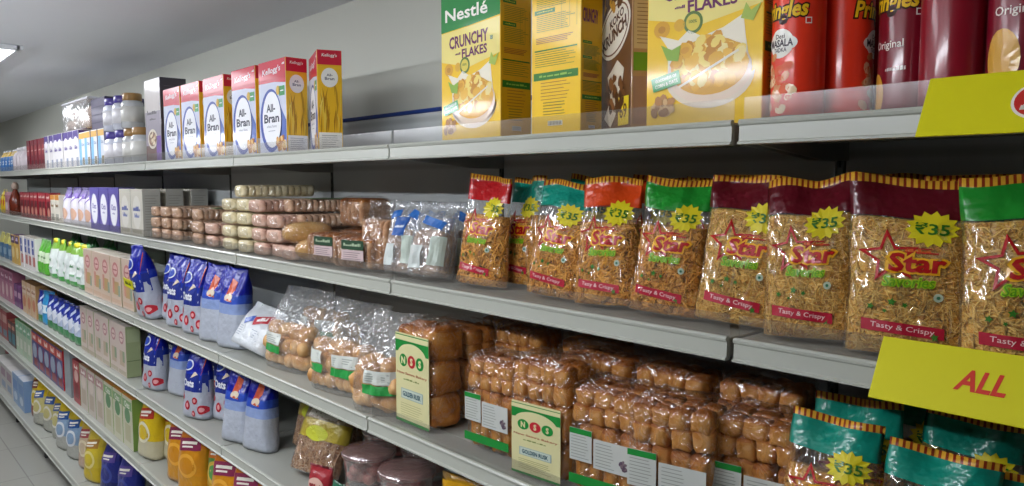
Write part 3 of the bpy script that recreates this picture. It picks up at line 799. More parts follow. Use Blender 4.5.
# -- row helper for cartons and packets
def row(name, mesh, w, n, lv, pl, pr, d, depth, labf, cat, group, jit=.0, h=0, dz=0, rotj=0.):
    x0, x1 = at(lv, pl, d), at(lv, pr, d); st = (x1-x0)/n
    for k in range(n):
        x = x0+st*(k+.5)
        put(name, mesh, labf(k), cat, (x+random.uniform(-jit, jit), d+depth/2+random.uniform(0, jit*2), LV[lv]+dz), random.uniform(-rotj, rotj), group)
def rowstep(lv, pl, pr, d, n): return (at(lv, pr, d)-at(lv, pl, d))/n

# white and purple cartons, blue ones
w = rowstep('A', 45, 79, 1.03, 7)-.008
m = carton_mb(w, .07, .205, dict(all=card('#d6d3d2'), top=card('#54407c')), [rect(0, .18, w*.96, .045, ink('#4d3c80'), 1), ell(0, .15, w*.3, .02, ink('#e8e2ee'), 2), rect(w*.2, .03, w*.4, .05, ink('#8c94a8'), 1), txt("Fit", 0, .11, ink('#5d4c90'), w=w*.5, layer=2)], [rect(0, .18, .065, .045, ink('#4d3c80'), 1)]).mesh('white_purple_carton')
row('milk_carton', m, w, 7, 'A', 45, 79, 1.03, .07, lambda k: 'white carton with purple top, %s in its row from the dark red cartons' % ORD[k], 'carton', 'white and purple cartons on the top shelf', .004)
w = rowstep('A', 79, 105, 1.03, 4)-.012
m = carton_mb(w, .08, .185, dict(all=card('#d9dbe0'), right=card('#8a8298'), top=card('#c8a050')), [rect(0, .165, w*.97, .03, ink('#cfa24a'), 1), rect(-w*.25, .08, w*.42, .14, ink('#7ab2d8'), 1), rect(w*.22, .03, w*.35, .04, ink('#8a7a5a'), 1), txt("Oats", w*.2, .12, ink('#4a6a9a'), w=w*.4, layer=2)]).mesh('white_blue_carton')
row('oat_carton', m, w, 4, 'A', 79, 105, 1.03, .08, lambda k: 'white and pale blue carton under the dark crate, %s from the purple-topped cartons' % ORD[k], 'carton', 'white and pale blue cartons on the top shelf', .003)
# clear boxes and a dark crate standing on the cartons
x0, x1 = at('A', 63, 1.04), at('A', 88.5, 1.04); wb = (x1-x0)/2-.01
def clear_box(x, label):
    t = thing('clear_plastic_box', label, 'plastic box', (x, 1.13, zA+.206), 0, 'clear plastic boxes on the white cartons')
    mb = cbox(MB(), wb, .16, .155, BOXFILM(), .006, (0, 0, 0), 2); mb.build('box_body', t)
    mb = cbox(MB(), wb+.008, .168, .012, P('#d8d8de', .3, .3), .003, (0, 0, .1555)); mb.build('box_lid', t)
    mb = MB()
    for k in range(3):
        for j in range(2): lump(mb, (-wb*.28+wb*.28*k, -.02+.03*j, .037+.066*j), (wb*.13, .05, .034), P('#b9a598', .6), .6, k+j)
    mb.build('box_filling', t)
clear_box(x0+wb/2, 'clear plastic box of snacks on the white cartons, further one'); clear_box(x0+wb*1.5+.012, 'clear plastic box of snacks on the white cartons, beside the dark crate')
x0, x1 = at('A', 93.5, 1.06), at('A', 107, 1.06)
mb = cbox(MB(), x1-x0, .19, .165, dict(all=P('#453f58', .45, .2), right=P('#55506a', .45)), .004, seg=2)
apply(mb, [rect(0, .08, (x1-x0)*.9, .006, P('#322d44', .5), 1), rect(0, .04, (x1-x0)*.9, .006, P('#322d44', .5), 1), rect(0, .12, (x1-x0)*.9, .006, P('#322d44', .5), 1)], lambda x, y, o: (x, -.095-o, y))
put('plastic_crate', mb.mesh('dark_crate'), 'dark purple crate lying on the pale blue cartons beside the jars', 'crate', ((x0+x1)/2, 1.06+.095, zA+.1865))

# dark red cartons, pale bottles, blue packets at the far end
w = rowstep('A', 27.5, 45, 1.03, 5)-.01
m = carton_mb(w, .07, .20, dict(all=card('#7c2030'), top=card('#5a1622')), [ell(0, .13, w*.3, .035, ink('#a84a4a'), 1), rect(0, .05, w*.6, .03, ink('#5a1a24'), 1), txt("Choco", 0, .13, ink('#e0c4b8'), w=w*.5, layer=2)]).mesh('dark_red_carton')
row('chocolate_carton', m, w, 5, 'A', 27.5, 45, 1.03, .07, lambda k: 'dark red carton, %s in its row beside the white purple-topped cartons' % ORD[k], 'carton', 'dark red cartons on the top shelf', .004)
bt = thing('squeeze_bottle', '', 'bottle', (0, 0, 0), 0, 'pale bottles on the top shelf')
mb = MB(); lathe(mb, [(.04, 0), (.046, .01), (.046, .10), (.034, .13), (.016, .145), (.016, .15)], P('#cfc4c8', .25, .4), 18); mb.build('bottle_body', bt)
mb = MB(); lathe(mb, [(.018, .148), (.018, .172), (.014, .176)], P('#e4e0e2', .3, .3), 18); mb.build('bottle_cap', bt)
for k, px in enumerate((17.5, 21, 24.5)):
    loc = (at('A', px, 1.06), 1.08, zA); lab = 'pale pink squeeze bottle, %s from the small blue packets' % ORD[k]
    if k == 0: bt.location = loc; bt['label'] = lab
    else: dup(bt, loc, 0, lab)
def plain_pouch(w, h, t, rows, seed, prints=None, **k):
    p = Pouch(w, h, t, seed, **k); mb = MB(); p.mesh(mb, rows, 12)
    if prints: apply(mb, prints, p.front, .0006)
    return mb
w = rowstep('A', -1, 13, 1.04, 5)-.01
m = plain_pouch(w, .17, .06, [(0, .7, foil('#3d78b8'), 8), (.7, .93, foil('#d8b03a'), 4), (.93, 1, foil('#d8dce0'), 1)], 3, [rect(0, .07, w*.5, .03, ink('#e4ecf2'), 2, 4), txt("Mix", 0, .07, ink('#2a5a9a'), w=w*.4, layer=3)]).mesh('small_blue_packet')
row('snack_packet', m, w, 5, 'A', -1, 13, 1.04, .06, lambda k: 'small blue packet with yellow top at the far end, %s toward the bottles' % ORD[k], 'packet', 'small blue packets on the top shelf', .005)

# ================================================================== second shelf
# -- far cartons
w = rowstep('B', 0, 5, 1.04, 2)-.02
m = plain_pouch(w, .19, .06, [(0, .55, foil('#d9b92a'), 8), (.55, .92, foil('#e8cf4a'), 5), (.92, 1, foil('#c8b23a'), 1)], 4, [ell(0, .09, w*.3, .03, ink('#c05a2a'), 2), txt("Chips", 0, .14, ink('#8a2a1a'), w=w*.6, layer=2)]).mesh('yellow_packet')
row('snack_packet', m, w, 2, 'B', 0, 5, 1.04, .06, lambda k: 'yellow crisp packet at the far end of the second shelf, %s in line' % ORD[k], 'packet', 'yellow crisp packets on the second shelf')
w = rowstep('B', 5.5, 12.5, 1.04, 2)-.02
m = carton_mb(w, .07, .17, dict(all=card('#c99aa0')), [rect(0, .12, w*.9, .05, ink('#b06a78'), 1), ell(0, .06, w*.3, .03, ink('#e4d4d0'), 1)]).mesh('dusky_pink_carton')
row('tea_carton', m, w, 2, 'B', 5.5, 12.5, 1.04, .07, lambda k: 'dusky pink carton, %s before the brown squeeze bottle on the second shelf' % ORD[k], 'carton', 'dusky pink cartons on the second shelf')
bb = thing('squeeze_bottle', 'brown sauce bottle with curved neck standing ahead of the red cartons', 'bottle', (at('B', 16.5, 1.05), 1.05, LV['B']))
mb = MB(); lathe(mb, [(.05, 0), (.062, .012), (.062, .11), (.045, .15), (.022, .185), (.02, .195)], P('#6a2c1c', .25, .5), 20, squash=.7); mb.build('bottle_body', bb)
mb = MB(); lathe(mb, [(.024, .193), (.024, .225), (.012, .245)], P('#b8a090', .3, .4), 20); mb.build('bottle_cap', bb)
w = rowstep('B', 20.5, 50, 1.03, 8)-.012
m = carton_mb(w, .06, .175, dict(all=card('#8c2430'), top=card('#6a1824')), [rect(0, .145, w*.96, .05, ink('#a8323c'), 1), poly([(-w*.45, .01), (w*.1, .01), (w*.42, .12), (-w*.1, .12)], ink('#5a1820'), 1), ell(w*.1, .05, w*.28, .03, ink('#c88a78'), 2), txt("Choco", 0, .148, ink('#e6c8c0'), w=w*.7, layer=2)]).mesh('red_carton')
row('biscuit_carton', m, w, 8, 'B', 20.5, 50, 1.03, .06, lambda k: 'small red carton, %s in its row after the brown sauce bottle' % ORD[k], 'carton', 'small red cartons on the second shelf', .003)
w = rowstep('B', 51, 60, 1.03, 2)-.01
m = carton_mb(w, .07, .165, dict(all=card('#d8d2c4'), top=card('#c88a3a')), [rect(0, .15, w*.97, .03, ink('#cc8a3c'), 1), rect(0, .03, w*.7, .04, ink('#9a9a8e'), 1), txt("Corn", 0, .1, ink('#8a6a3a'), w=w*.6, layer=2)]).mesh('white_orange_carton')
row('flour_carton', m, w, 2, 'B', 51, 60, 1.03, .07, lambda k: 'small white carton with orange top, %s after the red cartons' % ORD[k], 'carton', 'white and orange cartons on the second shelf')
w = rowstep('B', 61, 90.5, 1.03, 4)-.015
m = plain_pouch(w, .215, .07, [(0, .70, foil('#d8d4dc'), 9), (.70, .94, foil('#5a4290'), 4), (.94, 1, foil('#4a3880'), 1)], 6, [rect(0, .15, w*.66, .03, ink('#7a5ab0'), 2, 5, 1, 0, .4), txt("Milk", 0, .15, ink('#f0eef6'), w=w*.4, layer=3, rot=.4), ell(w*.1, .06, w*.25, .035, ink('#d0a890'), 2), rect(-w*.2, .06, w*.2, .06, ink('#b0b8d0'), 2, 3)]).mesh('white_purple_pouch')
row('milk_powder_pouch', m, w, 4, 'B', 61, 90.5, 1.03, .07, lambda k: 'white pouch with slanted purple top, %s after the small red cartons' % ORD[k], 'pouch', 'white and purple pouches on the second shelf', .004, rotj=.08)
w = rowstep('B', 91, 120, 1.02, 3)-.006
m = carton_mb(w, .075, .215, dict(all=card('#6258a4'), right=card('#544a94'), top=card('#7a70b4')), [ell(0, .105, w*.36, .078, ink('#e6e4ee'), 1, 28), ell(0, .105, w*.31, .070, ink('#f2f2f6'), 2, 28), txt("Oats", 0, .12, ink('#6258a4'), w=w*.45, layer=3), txt("200 g", 0, .09, ink('#8a84b8'), w=w*.25, layer=3)]).mesh('purple_oval_carton')
row('cereal_carton', m, w, 3, 'B', 91, 120, 1.02, .075, lambda k: 'purple carton with white oval on second shelf, %s after the slanted purple-topped pouches' % ORD[k], 'cereal box', 'purple oval cartons on the second shelf')
w = rowstep('B', 120.5, 144, 1.02, 2)-.006
wc = carton_mb(w, .075, .21, dict(all=card('#cfcabc'), right=card('#b4b4ac')), [ell(0, .105, w*.34, .075, ink('#dcd8ce'), 1, 28), txt("Mills", 0, .12, ink('#5d6aa8'), w=w*.55, layer=2), txt("bran", 0, .09, ink('#7a84b8'), w=w*.4, layer=2), rect(0, .02, w*.8, .015, ink('#b4ae9a'), 1)], lines(0, .03, .18, .055, ink('#98988e'), 14, .003)).mesh('cream_oval_carton')
row('cereal_carton', wc, w, 2, 'B', 120.5, 144, 1.02, .075, lambda k: 'cream carton with blue lettering on second shelf, %s' % ['touching the purple oval cartons', 'beside the small rusk sleeves'][k], 'cereal box', 'cream oval cartons on the second shelf')
xe = at('B', 143, 1.02)
for k, (dy, l) in enumerate(((.105, 'plain grey side of a cream carton standing behind the cream front pair'), (.215, 'cream carton furthest back behind the front pair on second shelf'))):
    put('cereal_carton', wc, l, 'cereal box', (xe-w/2-.006, 1.02+.0375+dy, LV['B']), 0, 'cream oval cartons on the second shelf')

# -- film-wrapped sleeves of bread slices, stacked in columns
def sleeve(key, mat, w, h, d, n, labelc):
    t = thing('bread_sleeve', '', 'bread pack', (0, 0, 0), 0, 'film wrapped bread sleeves on the second shelf')
    mb = MB()
    for k in range(n):
        lump(mb, (0, d*((k+.5)/n), h*.5), (w*.46, d/n*.66, h*.46), mat, .55, k+3, .05, 12, 7, e2=.5)
    mb.build('bread_slices', t)
    fb = MB(); lump(fb, (0, d/2, h*.5), (w*.5, d*.52, h*.495), BREADFILM(), .38, 5, .03, 24, 12, freq=5); fb.build('film_wrap', t)
    if labelc:
        lb = cbox(MB(), w*.7, d*.55, .0016, ink(labelc), 0, (0, d*.55, h*.985)); lb.build('paper_label', t)
    return t
SLV = dict(brown=sleeve('b', SLICES(), .106, .046, .25, 13, None), cream=sleeve('c', CREAMBREAD(), .114, .045, .25, 11, None), pink=sleeve('p', PINKBREAD(), .110, .045, .24, 11, None), label=sleeve('l', SLICES(), .106, .046, .25, 13, '#5d7a4a'))
used = set()
def place_sleeve(kind, px, d, level, lab, rz=0.):
    loc = (at('B', px, d), d, LV['B']+level*.0466)
    s = SLV[kind]
    if kind not in used:
        used.add(kind); s.location = loc; s.rotation_euler = (0, 0, rz); s['label'] = lab; return s
    return dup(s, loc, rz, lab)
POS = ['bottom', 'second from bottom', 'third from bottom', 'fourth from bottom', 'topmost']
columns = [ # px, kind, count, setback, description
    (155, ['brown']*3, 1.035, 'stack beside the cream cartons'), (165.2, ['brown']*3, 1.035, 'second stack from the cream cartons'), (176, ['brown', 'label', 'brown'], 1.04, 'third stack from the cream cartons'),
    (196.5, ['brown', 'brown', 'label'], 1.035, 'stack with a long bare brown side'), (210.5, ['pink', 'pink'], 1.03, 'two-high stack before the cream sleeves'),
    (228.5, ['cream']*4, 1.03, 'cream stack'), (243.5, ['cream']*4, 1.03, 'second cream stack'), (260, ['pink']*4, 1.03, 'pinkish stack touching the cream ones'), (278, ['pink', 'pink', 'pink'], 1.03, 'second pinkish stack')]
for px, kinds, d, desc in columns:
    for lv_, kd in enumerate(kinds):
        top_ = lv_ == len(kinds)-1
        place_sleeve(kd, px, d+random.uniform(-.004, .008), lv_, '%s bread sleeve, %s of the %s' % ({'brown': 'brown', 'label': 'green labelled brown', 'cream': 'pale cream', 'pink': 'pinkish'}[kd], 'topmost' if top_ else POS[lv_], desc), random.uniform(-.04, .04))
place_sleeve('cream', 240, 1.04, 4, 'pale cream bread sleeve lying across the very top of the sleeve pile', R(-8))
place_sleeve('label', 280, 1.07, 3, 'green labelled brown bread sleeve on top of the second pinkish stack', R(-14))
place_sleeve('brown', 292, 1.07, 2, 'brown bread sleeve with long side showing, over the golden round-ended loaves', R(-8))
place_sleeve('brown', 294, 1.085, 1, 'brown bread sleeve lying under the long brown one beside the golden loaves', R(-5))
place_sleeve('pink', 291, 1.03, 0, 'pinkish bread sleeve flat on second shelf under the golden loaves')
for k, (px, d, lab) in enumerate(((287, 1.035, 'golden round-ended loaf in film, resting on the pinkish sleeves'), (298, 1.03, 'golden round-ended loaf in film nearest the brown sandwich loaves'))):
    t = thing('golden_loaf', lab, 'bread', (at('B', px, d), d, LV['B']+(.0467 if k == 0 else .0)), R(-10), 'golden loaves on the second shelf')
    if k == 0: t.location.y -= .005
    mb = MB(); lump(mb, (0, .075, .036), (.052, .075, .034), ramp_mat('golden_crust', ['#a97a3c', '#c99a58', '#dcb67c'], 14, .6, .1, .2), .8, 2+k, .05, 18, 12); mb.build('loaf', t)
    mb = MB(); lump(mb, (0, .075, .037), (.055, .079, .0365), BREADFILM(), .7, 9, .04, 22, 12, freq=5); mb.build('film_wrap', t)

# -- sliced sandwich loaves in bags, some with green labels
def sliced_loaf(n=9, L=.165, lab=True):
    t = thing('sliced_loaf', '', 'bread', (0, 0, 0), 0, 'bagged brown sliced loaves on the second shelf')
    mb = MB()
    for k in range(n):
        lump(mb, (-L/2+L*(k+.5)/n, .055+.004*math.sin(k*2.1), .058), (L/n*.52, .05, .052), LOAF(), .45, k, .05, 10, 9, top=RUSKTOP(), e2=.4)
    mb.build('bread_slices', t)
    fb = MB(); lump(fb, (0, .055, .060), (L*.55, .058, .059), BREADFILM(), .42, 3, .05, 24, 12, freq=4); fb.build('film_wrap', t)
    if lab:
        lb = cbox(MB(), .09, .0016, .030, ink('#2c4a34'), 0, (.02, -.0052, .072)); cbox(lb, .09, .0016, .034, ink('#cdb8b8'), 0, (.02, -.0052, .036))
        apply(lb, [txt("BREAD", .02, .087, ink('#b8c8a8'), w=.07, h=.012, layer=1)]+lines(.02, .042, .062, .075, ink('#8a7a7a'), 4, .002, 1), lambda x, y, o: (x, -.0062-o, y)); lb.build('printed_label', t)
    return t
zb = LV['B']
l1 = sliced_loaf()
l1.scale = (1, 1, .82); l1.location = (at('B', 329, 1.06), 1.035, zb); l1.rotation_euler = (0, 0, R(5)); l1['label'] = 'bagged brown loaf with dark green label next to the golden loaves'
dup(l1, (at('B', 362, 1.06), 1.03, zb), R(8), 'bagged brown loaf with dark green label leaning by the silvery bread packs')
l2 = sliced_loaf(lab=False); l2.scale = (1, 1, .82); l2.location = (at('B', 346, 1.17), 1.155, zb+.0); l2['label'] = 'unlabelled brown loaf lying behind the two green-labelled loaves'
dup(l2, (at('B', 345, 1.15), 1.165, zb+.0995), R(-6), 'unlabelled brown loaf stacked on top behind the green-labelled loaves')
l2b = dup(l2, (at('B', 400, 1.05)-.02, 1.225, zb+.0), R(3), 'brown loaf furthest back against the panel behind the silvery packs')
# upright loaf with loose shiny film
t = thing('sliced_loaf', 'upright brown loaf in loose shiny film between green-labelled loaf and silvery packs', 'bread', (at('B', 388, 1.1), 1.05, zb), R(10), 'bagged brown sliced loaves on the second shelf')
mb = MB()
for k in range(6): lump(mb, (-.040+.016*k, .05, .072), (.0085, .042, .068), LOAF(), .45, k, .05, 10, 9, e2=.4)
mb.build('bread_slices', t)
p = Pouch(.118, .19, .105, 15, .05, .85, 4, .5, .008, .03, fr=34); mb = MB(); p.mesh(mb, [(0, 1, film('shiny_loose_film', .08, .5, scale=(34, 34, 24), strength=.8, haze=.02), 22)], 18)
o = mb.build('film_wrap', t); o.location = (0, .052, 0)

# -- silvery packs with blue print
def silver_pack(seed, blue):
    t = thing('bread_pack', '', 'bread pack', (0, 0, 0), 0, 'silvery bread packs on the second shelf')
    p = Pouch(.122, .185, .08, seed, .06, .8, 3, .5, .007, .03, fr=36)
    sf = film('silvery_film', .14, .7, scale=(30, 30, 22), strength=.9, haze=.26, hazec='#dde4e8', rough=.12)
    mb = MB(); p.mesh(mb, [(0, 1, sf, 22)], 18)
    pr = [rect(-.028, .045, .045, .055, ink('#c9d0cc'), 2, 8, 6), rect(.034, .06, .036, .07, ink('#bcc8bc'), 2, 6, 6)]
    if blue: pr += [rect(0, .118, .045, .05, ink('#2456a0'), 2, 8, 6), txt("Roti", 0, .118, ink('#dfe8f2'), w=.036, layer=4), rect(-.034, .15, .04, .02, ink('#2c68b4'), 2, 8, 4, 0, .3), rect(.034, .15, .04, .02, ink('#2c68b4'), 2, 8, 4, 0, -.3)]
    else: pr += [rect(.01, .13, .07, .02, ink('#2c68b4'), 2, 8, 4, 0, -.3)]
    apply(mb, pr, p.front, .0008); mb.build('film_bag', t)
    mb = MB()
    for k in range(5): lump(mb, (0, -.024+.012*k, .058), (.048, .0065, .055), LOAF(), .5, k+seed, .05, 12, 8)
    mb.build('flat_breads', t)
    return t
s1 = silver_pack(21, True); s2 = silver_pack(27, False)
s1.location = (at('B', 411, 1.09), 1.07, zb); s1.rotation_euler = (R(-10), 0, R(10)); s1['label'] = 'silvery bread pack with blue band, touching the upright brown loaf'
s2.location = (at('B', 436, 1.08), 1.062, zb); s2.rotation_euler = (R(-14), 0, R(18)); s2['label'] = 'silvery bread pack slumped against the red-topped noodle bag'
dup(s1, (at('B', 420, 1.18), 1.19, zb), R(6), 'silvery bread pack standing upright behind the two front silvery packs', rot=(R(-4), 0, R(6)))
dup(s1, (at('B', 448, 1.16), 1.175, zb), R(12), 'silvery bread pack half hidden behind the red-topped noodle bag', rot=(R(-3), 0, R(12)))

# -- clear noodle bags
SETTLE = []
HC = dict(red='#b5161c', teal='#0e8a76', orange='#cf4312', green='#1f8a2c', maroon='#5a0c1a')
BAGS = {}
def bag(kind, hd, px, d, rz, label, lv='B', lean=-5, grp='noodle snack bags on the second shelf', sx=1., roll=0., sz=1.05):
    z = LV[lv]
    loc = (xat(px, z, d+.02), d+.032, z+.0008)
    rot = (R(lean), R(roll), R(rz))
    key = (kind, hd)
    if key not in BAGS:
        t = snack_bag(.146, .232, .064, HC[hd], 11+len(BAGS)*3, kind.rstrip('0123456789'), True, label, grp); BAGS[key] = t
        t.location = loc; t.rotation_euler = rot
    else:
        t = dup(BAGS[key], loc, 0, label, grp, rot)
    t.scale = (sx, 1, sz)
    SETTLE.append((t, z)); return t
bag('coarse', 'red', 478, 1.05, 9, 'noodle bag with red top beside the silvery bread packs', sz=1.07, roll=1.5)
bag('coarse', 'teal', 520, 1.125, -2, 'noodle bag with teal top half hidden behind another teal-topped bag', sx=.95, roll=-2)
bag('coarse1', 'teal', 551, 1.045, 8, 'noodle bag with teal top and crisp yellow price burst in front of its twin', sx=.98, roll=3, sz=1.02)
bag('coarse', 'teal', 578, 1.16, 12, 'noodle bag with teal top at the back, between teal and orange ones', roll=4)
bag('coarse', 'orange', 603, 1.045, 13, 'noodle bag with orange top and chunky fried strands', sx=.98, roll=-1.5)
bag('dark', 'orange', 642, 1.15, 8, 'noodle bag with orange top standing in shade behind the orange front one', roll=3)
bag('dark', 'green', 663, 1.04, 15, 'noodle bag with bright green top beside the maroon-topped bags', sx=.95, roll=3.5, sz=1.03)
bag('dark', 'green', 712, 1.15, 10, 'noodle bag with green top standing in shade behind the green front one', roll=-2)
bag('fine', 'maroon', 731, 1.042, 15, 'noodle bag with maroon top leaning across the shelf joint', roll=4, sz=1.035)
bag('fine1', 'maroon', 790, 1.145, 10, 'noodle bag with maroon top in shade behind the front maroon pair', roll=2, sz=1.03)
bag('fine1', 'maroon', 803, 1.035, 15, 'noodle bag with maroon top crowded against the joint-straddling maroon one', sx=.93, roll=-2, sz=1.04)
bag('fine', 'maroon', 872, 1.14, 16, 'noodle bag with maroon top in shade behind the widest maroon bag', roll=-3, sz=1.03)
bag('fine2', 'maroon', 902, 1.03, 20, 'noodle bag with maroon top facing out fully, above the lower yellow sign', sx=1.08, roll=-.5, sz=1.035)
bag('fine', 'maroon', 964, 1.13, 16, 'noodle bag with maroon top in shade behind the green-topped edge bag', roll=2, sz=1.035)
bag('fine', 'green', 1026, 1.03, 18, 'noodle bag with green top cut by the frame edge above the lower yellow sign', sx=1.05, roll=-1.5, sz=1.05)

# ================================================================== third shelf
zC = LV['C']
# far end
w = rowstep('C', -2, 12, .96, 3)-.02
m = plain_pouch(w, .19, .06, [(0, .6, foil('#4a6a88'), 8), (.6, .93, foil('#c8c070'), 4), (.93, 1, foil('#b8b060'), 1)], 7, [rect(0, .06, w*.6, .05, ink('#8aa0b0'), 2, 4)]).mesh('slate_packet')
row('snack_packet', m, w, 3, 'C', -2, 12, .96, .06, lambda k: 'slate blue packet with pale yellow top, %s at the far end of third shelf' % ORD[k], 'packet', 'slate blue packets on the third shelf')
w = rowstep('C', 12, 20, .95, 2)-.012
m = carton_mb(w, .07, .20, dict(all=card('#c09a48'), top=card('#5a3a6a')), [rect(0, .17, w*.97, .05, ink('#4a2c5a'), 1), ell(0, .08, w*.32, .04, ink('#e0c890'), 1), txt("Malt", 0, .172, ink('#e6d8ec'), w=w*.6, layer=2)]).mesh('ochre_carton')
row('malt_carton', m, w, 2, 'C', 12, 20, .95, .07, lambda k: 'ochre carton with dark purple top, %s after the slate packets' % ORD[k], 'carton', 'ochre cartons on the third shelf')
w = rowstep('C', 20.5, 36, .95, 4)-.012
m = carton_mb(w, .06, .21, dict(all=card('#d6d2d0'), top=card('#a8a090')), [rect(-w*.1, .15, w*.5, .09, ink('#3a55a0'), 1), rect(w*.1, .06, w*.6, .06, ink('#b06a60'), 1), txt("Soup", 0, .15, ink('#e8e8f0'), w=w*.45, layer=2)]).mesh('white_blue_soup_carton')
row('soup_carton', m, w, 4, 'C', 20.5, 36, .95, .06, lambda k: 'white carton with blue and rust blocks, %s after the ochre ones' % ORD[k], 'carton', 'blue and rust marked cartons on the third shelf', .003)
w = rowstep('C', 36, 45.5, .95, 3)-.01
m = plain_pouch(w, .215, .07, [(0, .35, foil('#5aa63c'), 5), (.35, .65, foil('#cfe0c0'), 5), (.65, .95, foil('#58a838'), 4), (.95, 1, foil('#4a8f30'), 1)], 8, [txt("Poha", 0, .11, ink('#3a7a24'), w=w*.6, layer=2)]).mesh('lime_packet')
row('snack_packet', m, w, 3, 'C', 36, 45.5, .95, .07, lambda k: 'lime green packet with pale middle, %s before the milky pouches' % ORD[k], 'packet', 'lime green packets on the third shelf', .004)
# milky pouches with coloured tops
mk = thing('milk_pouch', '', 'pouch', (0, 0, 0), 0, 'milky white pouches on the third shelf')
p = Pouch(.155, .235, .08, 31, .05, .8, 2.6, .5, .005, .05); mb = MB()
p.mesh(mb, [(0, .12, foil('#4a9a4c'), 2), (.12, .74, foil('#d4dcd8'), 10), (.74, .93, foil('#7cae3c'), 3), (.93, 1, foil('#58a838'), 1)], 14)
apply(mb, [ell(0, .10, .05, .045, ink('#eef2ee'), 2), txt("Idli", 0, .11, ink('#3a8a4a'), w=.06, layer=4), rect(0, .06, .07, .012, ink('#88b890'), 3, 5)], p.front, .0007)
mb.build('pouch_body', mk)
mb = MB(); lump(mb, (0, 0, .218), (.04, .014, .018), P('#d8cc2a', .4, .3), .8, 2, .2); mb.build('tied_top', mk)
for k in range(5):
    x = at('C', 52+7.0*k, .965); loc = (x, 1.0, zC); l = 'milky white pouch with yellow-green tied top, %s from the lime packets' % ORD[k]
    if k == 0: mk.location = loc; mk['label'] = l
    else: dup(mk, loc, random.uniform(-.15, .15), l)
# dark green packs behind
gp = plain_pouch(.22, .232, .10, [(0, .93, foil('#1e7a34'), 12), (.93, 1, foil('#16602a'), 1)], 12, [ell(0, .15, .07, .05, ink('#3a9a4a'), 2)]).mesh('dark_green_pack')
for k, px in enumerate((74, 90, 107)):
    put('rice_pack', gp, 'large dark green pack standing behind the milky pouches and pink cartons, %s along' % ORD[k], 'pack', (at('C', px, 1.20), 1.22, zC), 0, 'dark green packs at the back of the third shelf')
# pink cartons
w = rowstep('C', 83.5, 133, .955, 5)-.006
m = carton_mb(w, .09, .225, dict(all=card('#cdb6a4'), top=card('#d8d0c0'), right=card('#b4a88c')), [ell(0, .165, w*.28, .034, ink('#c07a7c'), 1), ell(0, .165, w*.2, .022, ink('#d8b0a8'), 2), txt("Muesli", 0, .165, ink('#a04a58'), w=w*.36, layer=3), rect(w*.05, .08, w*.5, .06, ink('#b89a68'), 1), rect(-w*.2, .09, w*.2, .07, ink('#c88a7c'), 1), rect(w*.3, .07, w*.2, .05, ink('#8aa090'), 1), rect(0, .02, w*.9, .02, ink('#c8a890'), 1)]).mesh('pink_carton')
row('muesli_carton', m, w, 5, 'C', 83.5, 133, .955, .09, lambda k: 'pinkish carton with rose circle on third shelf, %s from the milky pouches' % ORD[k], 'carton', 'pinkish cartons on the third shelf', .003)

# blue-topped oat bags
def oat_bag(seed, plain):
    t = thing('oat_bag', '', 'oats bag', (0, 0, 0), 0, 'blue and white oat bags')
    p = Pouch(.155, .285, .08, seed, .045, .85, 5, .5, .006, .03, peak=.55, topw=.66, fr=20, wave=.012)
    b1, b2, wht = foil('#0d1a94'), foil('#1a36aa'), foil('#b4bac6')
    mb = MB()
    p.mesh(mb, [(0, .42, wht, 8), (.42, .55, foil('#8ea2d0') if plain else wht, 3), (.55, .66, foil('#3050b6') if plain else b2, 2), (.66, .96, b1, 7), (.96, 1, b1, 1)], 18)
    wt, rd = ink('#eceef4'), ink('#b82434')
    if not plain:
        pr = [rect(0, .145, .135, .07, ink('#1f3088'), 2, 10, 3), txt("Oats", -.01, .145, wt, w=.075, h=.032, layer=4, bold=.04),
              ell(-.03, .215, .030, .022, ink('#dfe3ee'), 2), ell(-.03, .215, .024, .017, ink('#2a49ae'), 3), poly([(.02, .17), (.05, .18), (.08, .255), (.055, .26)], ink('#c8502a'), 2), poly([(.0, .165), (.06, .175), (.06, .195), (.01, .19)], ink('#d8c8b0'), 3)]
        for x, y, r_ in ((-.055, .085, .014), (-.02, .05, .017), (.03, .075, .013), (.06, .04, .016), (.02, .02, .011)):
            pr += [ell(x, y, r_, r_*1.15, rd, 2, 14), ell(x, y, r_*.55, r_*.6, ink('#e0a0a0'), 3, 10)]
    else:
        pr = [poly([(-.01, .17), (.03, .165), (.025, .235), (.005, .25)], ink('#c8502a'), 2), ell(.01, .18, .02, .014, ink('#d8c8b0'), 3)] + lines(0, .04, .115, .12, ink('#a0a4b4'), 9, .0022, 2, seed)
    apply(mb, pr, p.front, .0008)
    mb.build('pouch_body', t)
    return t
og = oat_bag(41, False); op = oat_bag(44, True)
oat_first = set()
def place_oat(src, lv, px, d, rz, lab, lean=-3, dz=0, sc=.96):
    loc = (at(lv, px, d+.03), d+.045, LV[lv]+.0008+dz); rot = (R(lean), 0, R(rz))
    if src not in oat_first:
        oat_first.add(src); src.location = loc; src.rotation_euler = rot; src['label'] = lab; t = src
    else: t = dup(src, loc, 0, lab, None, rot)
    t.scale = (sc, sc, sc)
    SETTLE.append((t, LV[lv])); return t
t0_ = place_oat(og, 'C', 150, .94, 4, 'blue oat bag with yellow price sticker beside the pink cartons', lean=10, sc=1.06)
place_oat(og, 'C', 163, .955, 10, 'blue oat bag overlapping the one with the yellow price sticker')
place_oat(op, 'C', 173, 1.055, 8, 'white-sided oat bag turned edge-on in the middle of the upper oat bags', sc=.93)
place_oat(og, 'C', 178, .958, 14, 'blue oat bag tucked behind the front-facing one with clear Oats lettering')
place_oat(og, 'C', 194.5, .955, 12, 'blue oat bag with clear Oats lettering next to the two white-backed bags')
place_oat(op, 'C', 213, .955, 18, 'oat bag showing its white back, beside the clear Oats lettering')
